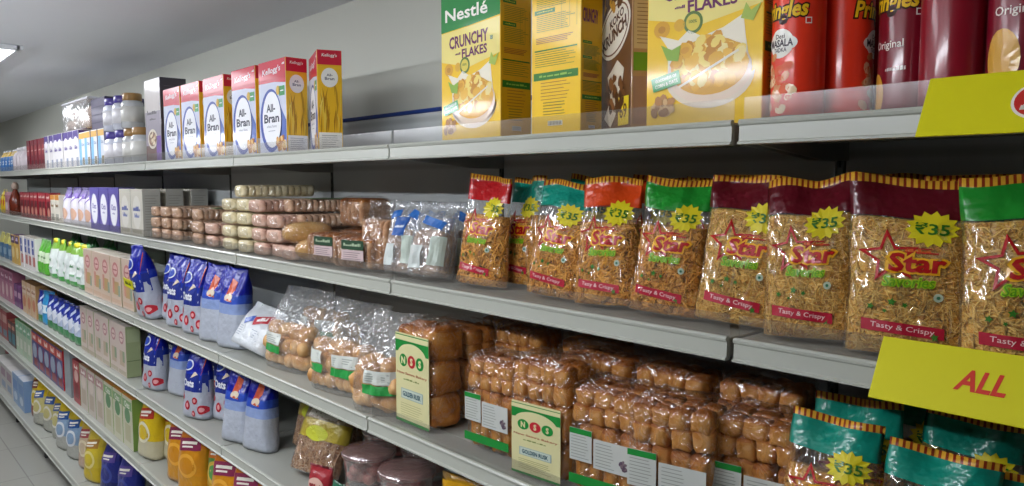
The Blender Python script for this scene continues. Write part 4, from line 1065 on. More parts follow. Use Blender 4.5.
place_oat(op, 'C', 231, .96, 14, 'oat bag showing its white back, last before the bagged buns')
STICK_ON = t0_
# white pack with red and blue print, lying tilted
t = thing('bread_pack', 'white pack with red and blue print lying tilted between oat bags and buns', 'bread pack', (at('C', 250, .98), .985, zC+.012), 0)
p = Pouch(.19, .15, .075, 51, .06, .8, 3, .5, .006, .03, fr=30); mb = MB(); p.mesh(mb, [(0, 1, foil('#c9ced2'), 16)], 16)
apply(mb, [rect(.03, .10, .07, .03, ink('#b02a34'), 2, 8, 4, 0, .4), rect(-.03, .085, .05, .022, ink('#3a5aa8'), 2, 8, 4, 0, .4), txt("Pav", .03, .10, ink('#f0ecec'), w=.04, layer=4, rot=.4)]+lines(0, .03, .06, .12, ink('#8a98a8'), 5, .002), p.front, .0008)
mb.build('pouch_body', t); t.rotation_euler = (R(-32), R(8), R(8))

# bags of small buns
def bun_bag(seed, w, nb, green_labels):
    t = thing('bun_bag', '', 'bag of buns', (0, 0, 0), 0, 'clear bags of small buns on the third shelf')
    rn = random.Random(seed); hh = .135
    p = Pouch(w, .235, .135, seed, .05, .9, 3.2, .5, .009, .02, fr=30, peak=.42, bend=.05)
    k = 0
    for lay in range(3):
        cnt = nb if lay < 2 else nb-2
        for i in range(cnt):
            for j in range(2):
                if lay == 2 and j == 1: continue
                x = (-.5+(i+.5)/cnt)*w*.84; y = -.030+.060*j + (0 if lay < 2 else .02); z = .030+.040*lay
                mb = MB(); lump(mb, (0, 0, 0), (w*.84/cnt*.54, .031, .024), BUN(), .85, seed+k, .10, 12, 8, freq=2.2)
                b = mb.build('bun', t, (x+rn.uniform(-.004, .004), y, z), (rn.uniform(-.3, .3), rn.uniform(-.3, .3), rn.uniform(0, 3))); k += 1
    mb = MB(); p.mesh(mb, [(0, 1, CLEARBAG(), 24)], 20); mb.build('film_bag', t)
    for lx in green_labels:
        lb = MB(); apply(lb, [rect(lx, .092, .085, .032, ink('#d4d8d0'), 2, 8, 5), rect(lx, .062, .095, .022, ink('#2f9a48'), 2, 8, 4)]+[(v, f, m_, 3) for v, f, m_, _ in lines(lx, .083, .1, .07, ink('#9aa09a'), 4, .0018)], p.front, .0012)
        lb.build('printed_label', t)
    return t
b1 = bun_bag(61, .27, 6, (-.035,)); b1.location = (at('C', 292, 1.02), 1.03, zC+.0008); b1.rotation_euler = (0, 0, R(5)); b1['label'] = 'clear bag of small buns with one green-banded label beside the white tilted pack'
b2 = bun_bag(64, .26, 6, (-.075, .055)); b2.location = (at('C', 345, 1.01), 1.02, zC+.0008); b2.rotation_euler = (0, 0, R(8)); b2['label'] = 'clear bag of small buns with two green-banded labels'
b3 = bun_bag(67, .17, 4, (.03,)); b3.location = (at('C', 382, .985), 1.00, zC+.0008); b3.rotation_euler = (0, 0, R(12)); b3['label'] = 'clear bag of small buns squeezed against the first green and cream rusk label'
dup(b2, (at('C', 320, 1.2), 1.235, zC+.0008), R(4), 'clear bag of small buns in the shade at the back of third shelf')

# rusk packs
RM = {}
def rusk_mesh(kind, rx_, ry_, rz_, seed):
    k = (kind, rx_, ry_, rz_, seed)
    if k not in RM: RM[k] = lump(MB(), (0, 0, 0), (rx_, ry_, rz_), RUSK(), .46, seed, .20, 16, 12, top=RUSKTOP(), freq=2.0, e2=.46).mesh('rusk')
    return RM[k]
def rusk_pack(w, d, h, n, front, seed, tiers=3, rows=1, ch=.86):
    """three tiers of toasted slices in clear film, with a printed card or stickers on the front"""
    t = thing('rusk_pack', '', 'rusk pack', (0, 0, 0), 0, 'clear rusk packs on the third shelf')
    th = (h-.014)/tiers; rn = random.Random(seed)
    lay = []
    for k in range(tiers):
        if k == tiers-1 and (front != 'card' or ch < .8): lay += [(n-1, th*k, th*.55, 2), (n-2 if w < .135 else n-1, th*k+th*.5, th*.5, 2)]
        else: lay.append((n-1 if front != 'card' or ch < .8 else 2, th*k, th, 1))
    for k, (nn, z0, hh, rw) in enumerate(lay):
        for j in range(rw):
            for i in range(nn):
                o = bpy.data.objects.new('rusk', rusk_mesh('r', round(w*.94/nn*.52, 4), round(d*.47/rw, 4), round(hh*.52, 4), (i*3+k+seed) % 4)); COL.objects.link(o); o.parent = t
                o.location = (-w*.47+w*.94*(i+.5)/nn+rn.uniform(-.002, .002), -d*.46+d*.92*(j+.5)/rw+rn.uniform(-.003, .003), z0+hh*.5+.002); o.rotation_euler = (rn.uniform(-.12, .12), rn.uniform(-.10, .10), rn.uniform(-.16, .16))
    fb = MB(); lump(fb, (0, 0, h*.508), (w*.515, d*.53, h*.508), BREADFILM(), .27, seed, .075, 52, 34, freq=8)
    fb.build('film_wrap', t)
    yf = -d*.52-.0035
    f = lambda x, y, o: (x, yf-.0008-o, y)
    if front == 'card':
        cb = cbox(MB(), w*.86, .0014, h*ch, ink('#dcd6a2'), 0, (0, yf, .004)); g = ink('#1c8a38'); cr = ink('#dcd6a2'); W_, H_ = w*.86, h*ch
        pr = [rect(0, H_*.905, W_, H_*.20, g, 1), ell(0, H_*.76, W_*.44, H_*.155, cr, 1.6, 30), rect(0, H_*.965, W_, H_*.06, cr, 1.8), poly([(-W_/2, H_*.94), (W_/2, H_*.94), (W_/2, H_*.925), (0, H_*.935), (-W_/2, H_*.925)], g, 2),
              txt("New Samra Bakery", 0, H_*.565, ink('#b0543c'), w=W_*.9, h=H_*.036, layer=2), txt("Fresh & Crispy", 0, H_*.50, ink('#8a9a5a'), w=W_*.5, h=H_*.022, layer=2, bold=0),
              rect(0, H_*.335, W_*.66, H_*.115, ink('#9fb6b4'), 2), rect(0, H_*.335, W_*.62, H_*.10, ink('#c6d2c4'), 2.6), txt("GOLDEN RUSK", 0, H_*.335, ink('#2c5a6a'), w=W_*.54, h=H_*.06, layer=3.6, bold=.03),
              rect(0, H_*.018, W_, H_*.034, g, 2)] + lines(0, H_*.09, H_*.22, W_*.7, ink('#a8a674'), 6, .001)
        for x_, c_, s_ in ((-.25, '#1c8a38', 'N'), (0, '#c22a34', 'S'), (.25, '#1c8a38', 'S')):
            pr += [ell(W_*x_, H_*.715, W_*.115, H_*.072, ink(c_), 3, 22), txt(s_, W_*x_, H_*.715, cr, h=H_*.085, layer=4, bold=.05)]
        apply(cb, pr, f); c_ = cb.build('printed_card', t); c_['label'] = 'cream and green printed card'
    elif front == 'stickers':
        g, wh_ = ink('#1f8a38'), ink('#c9ccc6')
        lb = cbox(MB(), w*.36, .0012, h*.29, wh_, 0, (-w*.30, yf, h*.30)); apply(lb, [rect(-w*.30, h*.565, w*.36, h*.05, g, 1)]+lines(-w*.30, h*.33, h*.52, w*.3, ink('#94988e'), 8, .0012), f); lb.build('paper_label', t)
        lb = cbox(MB(), w*.56, .0012, h*.26, wh_, 0, (w*.19, yf, h*.27)); apply(lb, lines(w*.10, h*.30, h*.5, w*.3, ink('#94988e'), 8, .0012)+flakes(w*.38, h*.36, w*.05, h*.04, 14, .004, ['#5a4a5a', '#7a6a70'], 2, seed), f); lb.build('paper_label', t)
        lb = cbox(MB(), w*.98, .0012, h*.085, g, 0, (0, yf, h*.085)); lb.build('green_band', t)
    elif front == 'side':
        lb = cbox(MB(), .0012, d*.3, h*.16, ink('#c9ccc6'), 0, (w*.515+.004, -d*.2, h*.52)); lb.build('paper_label', t)
    return t
ra = rusk_pack(.150, .092, .238, 5, 'card', 71); ra.location = (at('C', 417, .975), 1.012, zC+.001); ra.rotation_euler = (0, 0, R(0)); ra['label'] = 'rusk pack with tall cream and green card beside the bun bags'
rb = rusk_pack(.150, .092, .225, 5, None, 75); rb.location = (ra.location.x+.01, 1.122, zC+.001); rb['label'] = 'rusk pack standing directly behind the pack with the card beside the bun bags'
dup(rb, (ra.location.x+.02, 1.228, zC+.001), R(3), 'third rusk pack back in the row headed by the card beside the bun bags')
rc = rusk_pack(.130, .092, .200, 5, 'stickers', 73); rc.location = (at('C', 492, .99), 1.022, zC+.001); rc.rotation_euler = (0, 0, R(4)); rc['label'] = 'rusk pack with white stickers and green band, standing between the two cream cards'
rd_ = rusk_pack(.137, .092, .226, 5, 'card', 72, ch=.60); rd_.location = (at('C', 541, .97), 1.007, zC+.001); rd_.rotation_euler = (0, 0, R(6)); rd_['label'] = ('rusk pack with cream and green card lower in the frame, between stickered packs'); 
dup(rc, (at('C', 600, .975), 1.012, zC+.001), R(8), 'stickered rusk pack just past the lower cream card')
re_ = rusk_pack(.140, .095, .208, 5, 'stickers', 78); re_.location = (at('C', 669, .968), 1.006, zC+.001); re_.rotation_euler = (0, 0, R(12)); re_['label'] = 'stickered rusk pack with broad crumpled top, second past the lower cream card'
dup(rc, (at('C', 739, 1.0), 1.032, zC+.001), R(10), 'stickered rusk pack beside the teal-topped bags at the bottom')
# packs in the back rows
for px, d, lab in ((585, 1.2, 'rusk pack in the back row above the lower cream card'), (520, 1.2, 'rusk pack in the back row above the stickered pack between cards'), (600, 1.13, 'rusk pack in the second row behind the first stickered pack past the card'),
                   (668, 1.135, 'rusk pack in the second row behind the broad crumpled-top pack'), (748, 1.14, 'rusk pack in the second row behind the pack by the teal-topped bags')):
    dup(rb, (xat(px, zC, d-.03), d, zC+.001), R(random.uniform(-2, 6)), lab)
# teal noodle bags on this shelf
G2 = 'teal noodle bags on the third shelf'
bag('coarse', 'teal', 814, .985, 10, 'teal-topped noodle bag with price burst beside the stickered rusk packs', 'C', -9, grp=G2, sz=.95, roll=2)
bag('coarse', 'teal', 928, .985, 14, 'teal-topped noodle bag straight below the lower yellow sign', 'C', -10, grp=G2, roll=4, sz=.88, sx=1.05)
bag('coarse', 'teal', 862, 1.075, 8, 'teal-topped noodle bag peeping out behind the one with the price burst', 'C', -5, grp=G2, sz=1., roll=-3)
bag('coarse', 'teal', 940, 1.08, 12, 'teal-topped noodle bag standing behind the one below the lower yellow sign', 'C', -5, grp=G2, sz=.97, roll=3)
bag('coarse', 'teal', 1030, 1.0, 14, 'teal-topped noodle bag at the bottom corner, only its striped seal showing', 'C', -8, grp=G2, sz=.8)
bag('coarse', 'teal', 905, 1.15, 6, 'teal-topped noodle bag in deep shade at the back of the third shelf', 'C', -3, grp=G2)

# ================================================================== fourth shelf
zD = LV['D']
w = rowstep('D', -2, 14, .96, 4)-.015
m = carton_mb(w, .08, .23, dict(all=card('#a86a80'), top=card('#8a4a64')), [rect(0, .18, w*.96, .07, ink('#8a4a68'), 1), ell(0, .08, w*.3, .05, ink('#d8b8b8'), 1), txt("Kheer", 0, .18, ink('#eedde0'), w=w*.7, layer=2)]).mesh('rose_carton')
row('dessert_carton', m, w, 4, 'D', -2, 14, .96, .08, lambda k: 'rose and plum carton at the far end of fourth shelf, %s in its row' % ORD[k], 'carton', 'rose cartons on the fourth shelf')
w = rowstep('D', 14.5, 22, .96, 2)-.015
m = carton_mb(w, .08, .16, dict(all=card('#6a3a6c'), top=card('#5a2a5a')), [rect(0, .09, w*.8, .04, ink('#c8a0b8'), 1)]).mesh('plum_carton')
row('dessert_carton', m, w, 2, 'D', 14.5, 22, .96, .08, lambda k: 'small plum carton on the fourth shelf, %s after the rose ones' % ORD[k], 'carton', 'plum cartons on the fourth shelf')
w = rowstep('D', 23, 37, .955, 3)-.012
m = carton_mb(w, .12, .215, dict(all=card('#c8a888'), top=card('#8a6238'), right=card('#b08a5c')), [rect(0, .16, w*.9, .05, ink('#d8c4b0'), 1), ell(0, .08, w*.32, .04, ink('#c07a5c'), 1), txt("Wheat", 0, .165, ink('#8a4a2a'), w=w*.7, layer=2)]).mesh('tan_carton')
row('wheat_carton', m, w, 3, 'D', 23, 37, .955, .12, lambda k: 'tan carton with brown top on fourth shelf, %s before the blue striped packets' % ORD[k], 'carton', 'tan cartons on the fourth shelf')
w = rowstep('D', 38, 80, .955, 8)-.008
m = plain_pouch(w+.02, .20, .06, [(0, .25, foil('#4a8a5a'), 4), (.25, .6, foil('#b8c4dc'), 5), (.6, .95, foil('#2438a0'), 5), (.95, 1, foil('#1c2a80'), 1)], 14, [rect(0, .10, w*.5, .05, ink('#dfe4ee'), 2, 4, 1, 0, .5), rect(.01, .16, w*.5, .02, ink('#c8d4ee'), 2, 4, 1, 0, .5)]).mesh('blue_white_packet')
m2 = plain_pouch(w+.02, .21, .06, [(0, .95, foil('#3a9ad0'), 12), (.95, 1, foil('#2a7ab0'), 1)], 15, [rect(0, .10, w*.5, .05, ink('#dfeef4'), 2, 4)]).mesh('sky_blue_packet')
x0, x1 = at('D', 38, .955), at('D', 80, .955); s_ = (x1-x0)/8
for k in range(8):
    if k == 1: put('pasta_packet', m2, 'bright sky blue packet among the navy and white packets on fourth shelf', 'packet', (x0+s_*(k+.5), .985, zD), .2)
    else: put('pasta_packet', m, 'navy and white packet with green foot on fourth shelf, %s after the tan cartons' % ORD[k if k < 1 else k-1], 'packet', (x0+s_*(k+.5), .985, zD), .18, 'navy and white packets on the fourth shelf')
w = rowstep('D', 81, 127, .95, 6)-.006
def blush(colr, circ): return carton_mb(w, .062, .232, dict(all=card(colr), right=card('#9aa67c'), top=card('#cfc6ba')), [ell(0, .175, w*.28, .03, ink(circ), 1), ell(0, .175, w*.2, .02, ink('#d8c0b8'), 2), txt("Flakes", 0, .175, ink('#8a4a58'), w=w*.34, layer=3), rect(0, .08, w*.55, .07, ink('#b8a48c'), 1), rect(w*.2, .09, w*.25, .05, ink('#8a9a7c'), 2), rect(0, .015, w*.92, .02, ink('#b0a48e'), 1)], [rect(0, .075, .058, .003, ink('#6a7a50'), 1), rect(.0, .19, .05, .06, ink('#a8b48c'), 1)])
m = blush('#cabab0', '#b07a80').mesh('blush_carton')
row('muesli_carton', m, w, 6, 'D', 81, 127, .95, .062, lambda k: 'blush carton on fourth shelf, %s from the navy and white packets' % ORD[k], 'carton', 'blush cartons on the fourth shelf', .002)

# lower oat bags
for src, px, d, rz, lab, sc in [
    (og, 152, .95, 10, 'oat bag on the fourth shelf standing next to the blush cartons', .93), (op, 178, 1.0, 12, 'white-backed oat bag on fourth shelf behind the first two front bags', .92),
    (og, 198, .95, 16, 'oat bag on the fourth shelf, second front bag from the blush cartons', .9), (og, 217, .985, 18, 'oat bag on fourth shelf half hidden, third from the blush cartons', .92),
    (op, 236, .95, 20, 'white-backed oat bag in front on the fourth shelf, gap to the noodle packs', .9), (op, 256, .965, 16, 'white-backed oat bag on fourth shelf, last before the yellow noodle packs', .9),
    (og, 175, 1.1, 6, 'oat bag in the shaded back row of fourth shelf near the blush cartons', .92), (og, 216, 1.09, 8, 'oat bag in the shaded back row of fourth shelf, middle', .92), (og, 258, 1.10, 8, 'oat bag in the shaded back row of fourth shelf near the noodle packs', .92)]:
    place_oat(src, 'D', px, d, rz, lab, -4, 0, sc)

# yellow noodle packs leaning back
def noodle_pack(seed):
    t = thing('noodle_pack', '', 'noodle pack', (0, 0, 0), 0, 'yellow printed noodle packs on the fourth shelf')
    w, h = .20, .25
    p = Pouch(w, h, .075, seed, .05, .85, 2.8, .5, .005, .03, fr=20); mb = MB()
    p.mesh(mb, [(0, .40, FILM(), 8), (.40, .62, foil('#b8a43a'), 4), (.62, .80, foil('#8f7d5c'), 3), (.80, .95, foil('#a8962c'), 3), (.95, 1, foil('#8a7a24'), 1)], 18)
    apply(mb, [txt("noodles", 0, h*.71, ink('#d8d2c4'), w=w*.62, h=.034, layer=3, bold=.08), ell(0, h*.46, .045, .022, ink('#c8cc3a'), 2)], p.front, .0007)
    snack_contents(p, seed, ramp_mat('brown_vermicelli', ['#7a5236', '#a87a52', '#c8a078'], 80, .6, 0, .6), P('#d0b090', .5), 150, .42, .0016, .05).build('dry_noodles', t)
    mb.build('film_bag', t)
    return t
n1 = noodle_pack(81); n1.location = (at('D', 300, .975), 1.02, zD+.001); n1.rotation_euler = (R(-24), 0, R(14)); n1['label'] = 'yellow and brown noodle pack in front, dry strands showing through its lower window'
dup(n1, (at('D', 298, 1.06)-.02, 1.12, zD+.001), R(10), 'yellow and brown noodle pack leaning behind the front one', rot=(R(-16), 0, R(8)))
dup(n1, (at('D', 330, 1.19), 1.225, zD+.001), R(10), 'yellow and brown noodle pack set furthest back beside the pink tubs', rot=(R(-8), 0, R(16)))

# clear tubs of pink sweets, and small red packs
def pink_tub():
    t = thing('sweet_tub', '', 'tub', (0, 0, 0), 0, 'clear tubs of pink sweets on the fourth shelf')
    mb = MB()
    rn = random.Random(5)
    for k in range(26):
        a = k*2.4; r_ = .046*((k % 9)/9)**.5
        lump(mb, (r_*math.cos(a), r_*math.sin(a), .018+.020*(k//9)), (.017, .017, .013), ramp_mat('pink_sweets', ['#8a3c3c', '#b06058', '#c88a7c'], 40, .6, 0, .4), .8, k, .15, 8, 6)
    mb.build('sweets', t)
    mb = MB(); lathe(mb, [(.056, .001), (.062, .01), (.066, .07), (.068, .074)], BOXFILM(), 28); mb.build('tub_body', t)
    mb = MB(); lathe(mb, [(.070, .072), (.0715, .076), (.0715, .082), (.067, .086), (.05, .0875), (.02, .088)], film('clear_tub_lid', .16, .7, scale=(14, 14, 14), strength=.3, haze=.35, hazec='#b88a84'), 28); mb.build('tub_lid', t)
    return t
tb = pink_tub()
tubs = [(360, .985, 1), (360, .985, 0), (397, .985, 0), (397, .985, 1), (378, 1.12, 0), (378, 1.12, 1), (418, 1.12, 0), (436, .975, 0), (418, 1.12, 1)]
tl = ['upper tub of pink sweets beside the yellow noodle packs', 'lower tub of pink sweets beside the yellow noodle packs', 'lower tub of pink sweets, second stack from the noodle packs', 'upper tub of pink sweets, second stack from the noodle packs',
      'lower tub of pink sweets behind the gap between the front stacks', 'upper tub of pink sweets behind the gap between the front stacks', 'lower tub of pink sweets in the back row, toward the yellow sachet', 'single tub of pink sweets in front beside the yellow sachet', 'upper tub of pink sweets in the back row, toward the yellow sachet']
for k, (px, d, lay) in enumerate(tubs):
    loc = (at('D', px, d), d+.03, zD+.001+.0895*lay)
    if k == 0: tb.location = loc; tb['label'] = tl[k]
    else: dup(tb, loc, .5*k, tl[k])
rp = plain_pouch(.09, .10, .05, [(0, .93, foil('#a02c34'), 8), (.93, 1, foil('#7a2028'), 1)], 22, [ell(0, .05, .03, .02, ink('#d8b0a0'), 2), txt("Jelly", 0, .05, ink('#8a2028'), w=.04, layer=3)]).mesh('red_sachet')
put('sweet_sachet', rp, 'small red sachet in front between the noodle pack and pink tubs', 'sachet', (at('D', 318, .95), .962, zD), .2)
rp = plain_pouch(.06, .085, .04, [(0, .93, foil('#1f6a4c'), 8), (.93, 1, foil('#185038'), 1)], 23, [ell(0, .045, .018, .016, ink('#a8c8b0'), 2)]).mesh('green_sachet')
put('sweet_sachet', rp, 'small dark green sachet tucked before the front tub of pink sweets', 'sachet', (at('D', 337, .945), .955, zD), .2)
yp = plain_pouch(.15, .25, .06, [(0, .93, foil('#d09a18'), 10), (.93, 1, foil('#b08010'), 1)], 24, [ell(0, .10, .05, .04, ink('#e8c860'), 2), txt("Besan", 0, .1, ink('#8a3a18'), w=.08, layer=4)]).mesh('amber_sachet')
put('flour_pack', yp, 'amber yellow pack on the fourth shelf under the first cream rusk card', 'pack', (at('D', 462, .95), .968, zD), .2)

# ================================================================== fifth shelf
zE = LV['E']
w = rowstep('E', -6, 8, .96, 3)-.015
m = carton_mb(w, .10, .22, dict(all=card('#9a4a4c'), top=card('#c8b8a8')), [rect(0, .16, w*.9, .06, ink('#c89a90'), 1), rect(0, .05, w*.7, .05, ink('#6a8a98'), 1)]).mesh('brick_red_carton')
row('mix_carton', m, w, 3, 'E', -6, 8, .96, .10, lambda k: 'brick red carton at the far end of fifth shelf, %s in its row' % ORD[k], 'carton', 'brick red cartons on the fifth shelf')
w = rowstep('E', 8.5, 16, .955, 2)-.015
m = carton_mb(w, .10, .18, dict(all=card('#5a3a38'), top=card('#a85a4a')), [rect(0, .06, w*.9, .08, ink('#3a7a88'), 1), rect(0, .14, w*.8, .03, ink('#c8907c'), 1)]).mesh('brown_teal_carton')
row('mix_carton', m, w, 2, 'E', 8.5, 16, .955, .10, lambda k: 'brown carton with teal block on fifth shelf, %s after the brick red ones' % ORD[k], 'carton', 'brown and teal cartons on the fifth shelf')
w = rowstep('E', 16.5, 32, .95, 4)-.008
m = carton_mb(w, .12, .235, dict(all=card('#a8c0a4'), top=card('#6a9a60'), right=card('#c0b8a4')), [rect(0, .19, w*.95, .07, ink('#7ab08a'), 1), rect(0, .08, w*.6, .07, ink('#d0d4c4'), 1), txt("Dosa", 0, .19, ink('#f0f4ee'), w=w*.6, layer=2)]).mesh('sage_carton')
row('mix_carton', m, w, 4, 'E', 16.5, 32, .95, .12, lambda k: 'pale sage green carton on fifth shelf, %s before the orange-topped navy ones' % ORD[k], 'carton', 'sage green cartons on the fifth shelf')
w = rowstep('E', 33, 64, .95, 5)-.008
m = carton_mb(w, .16, .235, dict(all=card('#3a3f78'), top=card('#a8803c'), right=card('#b02c30')), [rect(0, .20, w*.95, .05, ink('#c8503a'), 1), ell(0, .11, w*.36, .05, ink('#98a4b8'), 1), rect(w*.1, .04, w*.6, .05, ink('#8a3038'), 1), txt("Mix", 0, .2, ink('#f4e8e0'), w=w*.5, layer=2)]).mesh('navy_orange_carton')
row('mix_carton', m, w, 5, 'E', 33, 64, .95, .16, lambda k: 'navy carton with orange band on fifth shelf, %s after the sage ones' % ORD[k], 'carton', 'navy and orange cartons on the fifth shelf')
x = at('E', 68.5, .95); wq = at('E', 71.5, .95)-at('E', 65.5, .95)
put('mix_carton', carton_mb(wq, .2, .285, dict(all=card('#8f979b'))).mesh('grey_carton'), 'tall plain grey carton between the navy-orange and dark red cartons on fifth shelf', 'carton', (x, 1.05, zE))
w = rowstep('E', 74, 134, .95, 7)-.006
ml = [carton_mb(w, .14, .235, dict(all=card(c_), top=card(t_), right=card('#7a9a4c')), [rect(0, .20, w*.9, .04, ink(k1), 1), ell(0, .15, w*.28, .035, ink(k2), 1), rect(0, .07, w*.55, .08, ink(k3), 1), txt(s_, 0, .2, ink('#f2eee6'), w=w*.5, layer=2)]).mesh('tall_mix_carton') for c_, t_, k1, k2, k3, s_ in
      (('#9c2a34', '#7a2028', '#b84a4c', '#d8b0a8', '#7a2028', 'Cake'), ('#c8bcb0', '#a87a5a', '#b88a8a', '#d8c8bc', '#b8a894', 'Cake'), ('#c9c6ac', '#c8863c', '#7aa068', '#5a8a5c', '#b8b490', 'Oats'))]
x0, x1 = at('E', 74, .95), at('E', 134, .95); s_ = (x1-x0)/7
el = ['dark red carton on fifth shelf beside the tall plain grey one', 'blush carton on fifth shelf touching the dark red one', 'blush carton on fifth shelf, second from the dark red one', 'blush carton on fifth shelf, third from the dark red one',
      'cream carton with green circle on fifth shelf touching the blush ones', 'cream carton with green circle on fifth shelf, middle of its three', 'cream carton with green circle on fifth shelf beside the tall yellow packs']
for k in range(7): put('mix_carton', ml[0 if k == 0 else 1 if k < 4 else 2], el[k], 'carton', (x0+s_*(k+.5), 1.02, zE), 0, 'tall cartons on the fifth shelf')
# yellow and orange packs at the bottom
def big_pack(name, cols, seed, text, tc, blob):
    p = Pouch(.168, .262, .085, seed, .045, .85, 3.2, .5, .006, .03, fr=18); mb = MB()
    p.mesh(mb, [(0, .3, foil(cols[0]), 6), (.3, .7, foil(cols[1]), 7), (.7, .95, foil(cols[2]), 5), (.95, 1, foil(cols[2]), 1)], 16)
    apply(mb, [ell(0, .11, .055, .045, ink(blob), 2), ell(0, .11, .04, .032, ink(cols[1]), 3), rect(.0, .19, .12, .045, ink(tc), 2, 8, 3, 0, .15), rect(0, .196, .085, .010, ink('#f2ede0'), 4, 6, 1, 0, .15), rect(-.005, .181, .06, .006, ink('#f2ede0'), 4, 6, 1, 0, .15)], p.front, .0009)
    return mb.mesh(name)
my = big_pack('yellow_pasta_pack', ('#c8c0a0', '#d8b820', '#d8b418'), 91, 'Pasta', '#b03a28', '#e6e0c8')
mo = big_pack('orange_chip_pack', ('#c88a20', '#d08a1c', '#c8741c'), 94, 'Atta', '#8a2c50', '#e6a83c')
mg = big_pack('green_orange_pack', ('#c89a2c', '#5a9a50', '#4a8a48'), 97, 'Dal', '#c8702a', '#d8b04a')
fx5 = [(144, .96, my, 8, 'tall yellow pack on fifth shelf beside the cream green-circle cartons'), (158, .985, my, 10, 'tall yellow pack on fifth shelf half behind the first yellow one'), (172, .96, mo, 14, 'orange pack on fifth shelf next to the tall yellow packs'),
       (187, .96, mo, 16, 'orange pack on fifth shelf between another orange one and the green one'), (203, .97, mg, 12, 'green and amber pack low on fifth shelf between orange packs'), (221, .96, mo, 14, 'orange pack on fifth shelf just past the green and amber one'),
       (240, .97, mo, 14, 'last orange pack on fifth shelf under the lower oat bags'), (262, 1.0, mg, 10, 'green and amber pack at the bottom under the yellow noodle packs'), (184, 1.09, mo, 6, 'orange pack in the shaded back row of fifth shelf')]
for px, d, me, rz, lab in fx5: put('flour_pack', me, lab, 'pack', (at('E', px, d), d+.045, zE+.001), 0, 'tall printed packs on the fifth shelf', (R(-4), 0, R(rz)))

# ================================================================== bottom shelf
zF = LV['F']
rp2 = plain_pouch(.24, .27, .13, [(0, .93, foil('#a02430'), 10), (.93, 1, foil('#7a1822'), 1)], 33, [ell(0, .16, .09, .06, ink('#c86a68'), 2), txt("Rice", 0, .16, ink('#f0dcd8'), w=.12, layer=4)]).mesh('red_sack')
for k, (px, d) in enumerate(((3.5, 1.1), (10, 1.1), (17, 1.1))): put('rice_sack', rp2, 'large red sack at the far end of bottom shelf, %s in line' % ORD[k], 'sack', (at('F', px, d), d+.08, zF+.001), .0, 'red sacks on the bottom shelf')
w = rowstep('F', -4, 13, .91, 3)-.01
m = carton_mb(w, .10, .20, dict(all=card('#c8c4c0'), top=card('#d8d4d0')), [rect(0, .14, w*.8, .06, ink('#a88a98'), 1), rect(0, .05, w*.7, .05, ink('#98a8c0'), 1)]).mesh('white_low_carton')
row('detergent_carton', m, w, 3, 'F', -4, 13, .91, .10, lambda k: 'white low carton on bottom shelf, %s before the pale blue ones' % ORD[k], 'carton', 'white cartons on the bottom shelf')
w = rowstep('F', 13.5, 25, .91, 2)-.01
m = carton_mb(w, .12, .215, dict(all=card('#86a4c8'), top=card('#c8ccd4'), right=card('#7a98c0')), [rect(0, .14, w*.8, .07, ink('#6a90c4'), 1), ell(0, .06, w*.3, .03, ink('#c8d8e8'), 1)]).mesh('pale_blue_low_carton')
row('detergent_carton', m, w, 2, 'F', 13.5, 25, .91, .12, lambda k: 'pale blue carton on bottom shelf, %s after the white low ones' % ORD[k], 'carton', 'pale blue cartons on the bottom shelf')
m1 = big_pack('yellow_flour_pack', ('#8a4a3a', '#d0b428', '#c8a820'), 101, 'Chana', '#7a3a28', '#e6dcae')
put('flour_pack', m1, 'tall yellow pack with brown foot on bottom shelf beside the pale blue cartons', 'pack', (at('F', 31.5, .92), .97, zF+.001), 0, 'packs on the bottom shelf', (R(-3), 0, R(10))).scale = (1.15, 1, 1.18)
m2 = big_pack('white_yellow_pack', ('#a8a89c', '#c2b878', '#d4b420'), 104, 'Maida', '#3a5a98', '#d8d4c8')
m3 = big_pack('blue_yellow_pack', ('#b0b0a8', '#8aa4c0', '#d0b42a'), 107, 'Sooji', '#2a5aa0', '#d8dce0')
m4 = big_pack('cream_pack', ('#c0a088', '#cdb89a', '#c8a838'), 110, 'Rava', '#a84a50', '#e0d4b4')
m5 = big_pack('pale_yellow_pack', ('#d0b428', '#d4bc34', '#c8b040'), 113, 'Besan', '#b0803a', '#e6d88a')
m6 = big_pack('navy_pack', ('#1c2468', '#222c80', '#2c2f78'), 116, 'Salt', '#5a4a90', '#3a4aa0')
fl = [(38, m2, 'grey-white flour pack with yellow top touching the tall yellow one'), (45, m2, 'grey-white flour pack with yellow top, second from the tall yellow one'), (52.5, m2, 'grey-white flour pack with yellow top, third from the tall yellow one'),
      (60, m3, 'pale blue flour pack with yellow top after the three grey-white ones'), (69, m3, 'pale blue flour pack with yellow top, second after the grey-white ones'), (79, m4, 'cream and rose flour pack on bottom shelf'), (89, m5, 'pale yellow pack on bottom shelf next to the cream and rose one'),
      (103, m6, 'shiny navy pack on bottom shelf at the foot of the photo'), (118, m6, 'shiny navy pack on bottom shelf, mostly cut by the foot of the photo')]
for k, (px, me, lab) in enumerate(fl): put('flour_pack', me, lab+(' on bottom shelf' if 'bottom' not in lab else ''), 'pack', (at('F', px, .93), .965+.01*(k % 3), zF+.001), 0, 'packs on the bottom shelf', (R(-4), R(random.uniform(-2, 2)), R(12)))

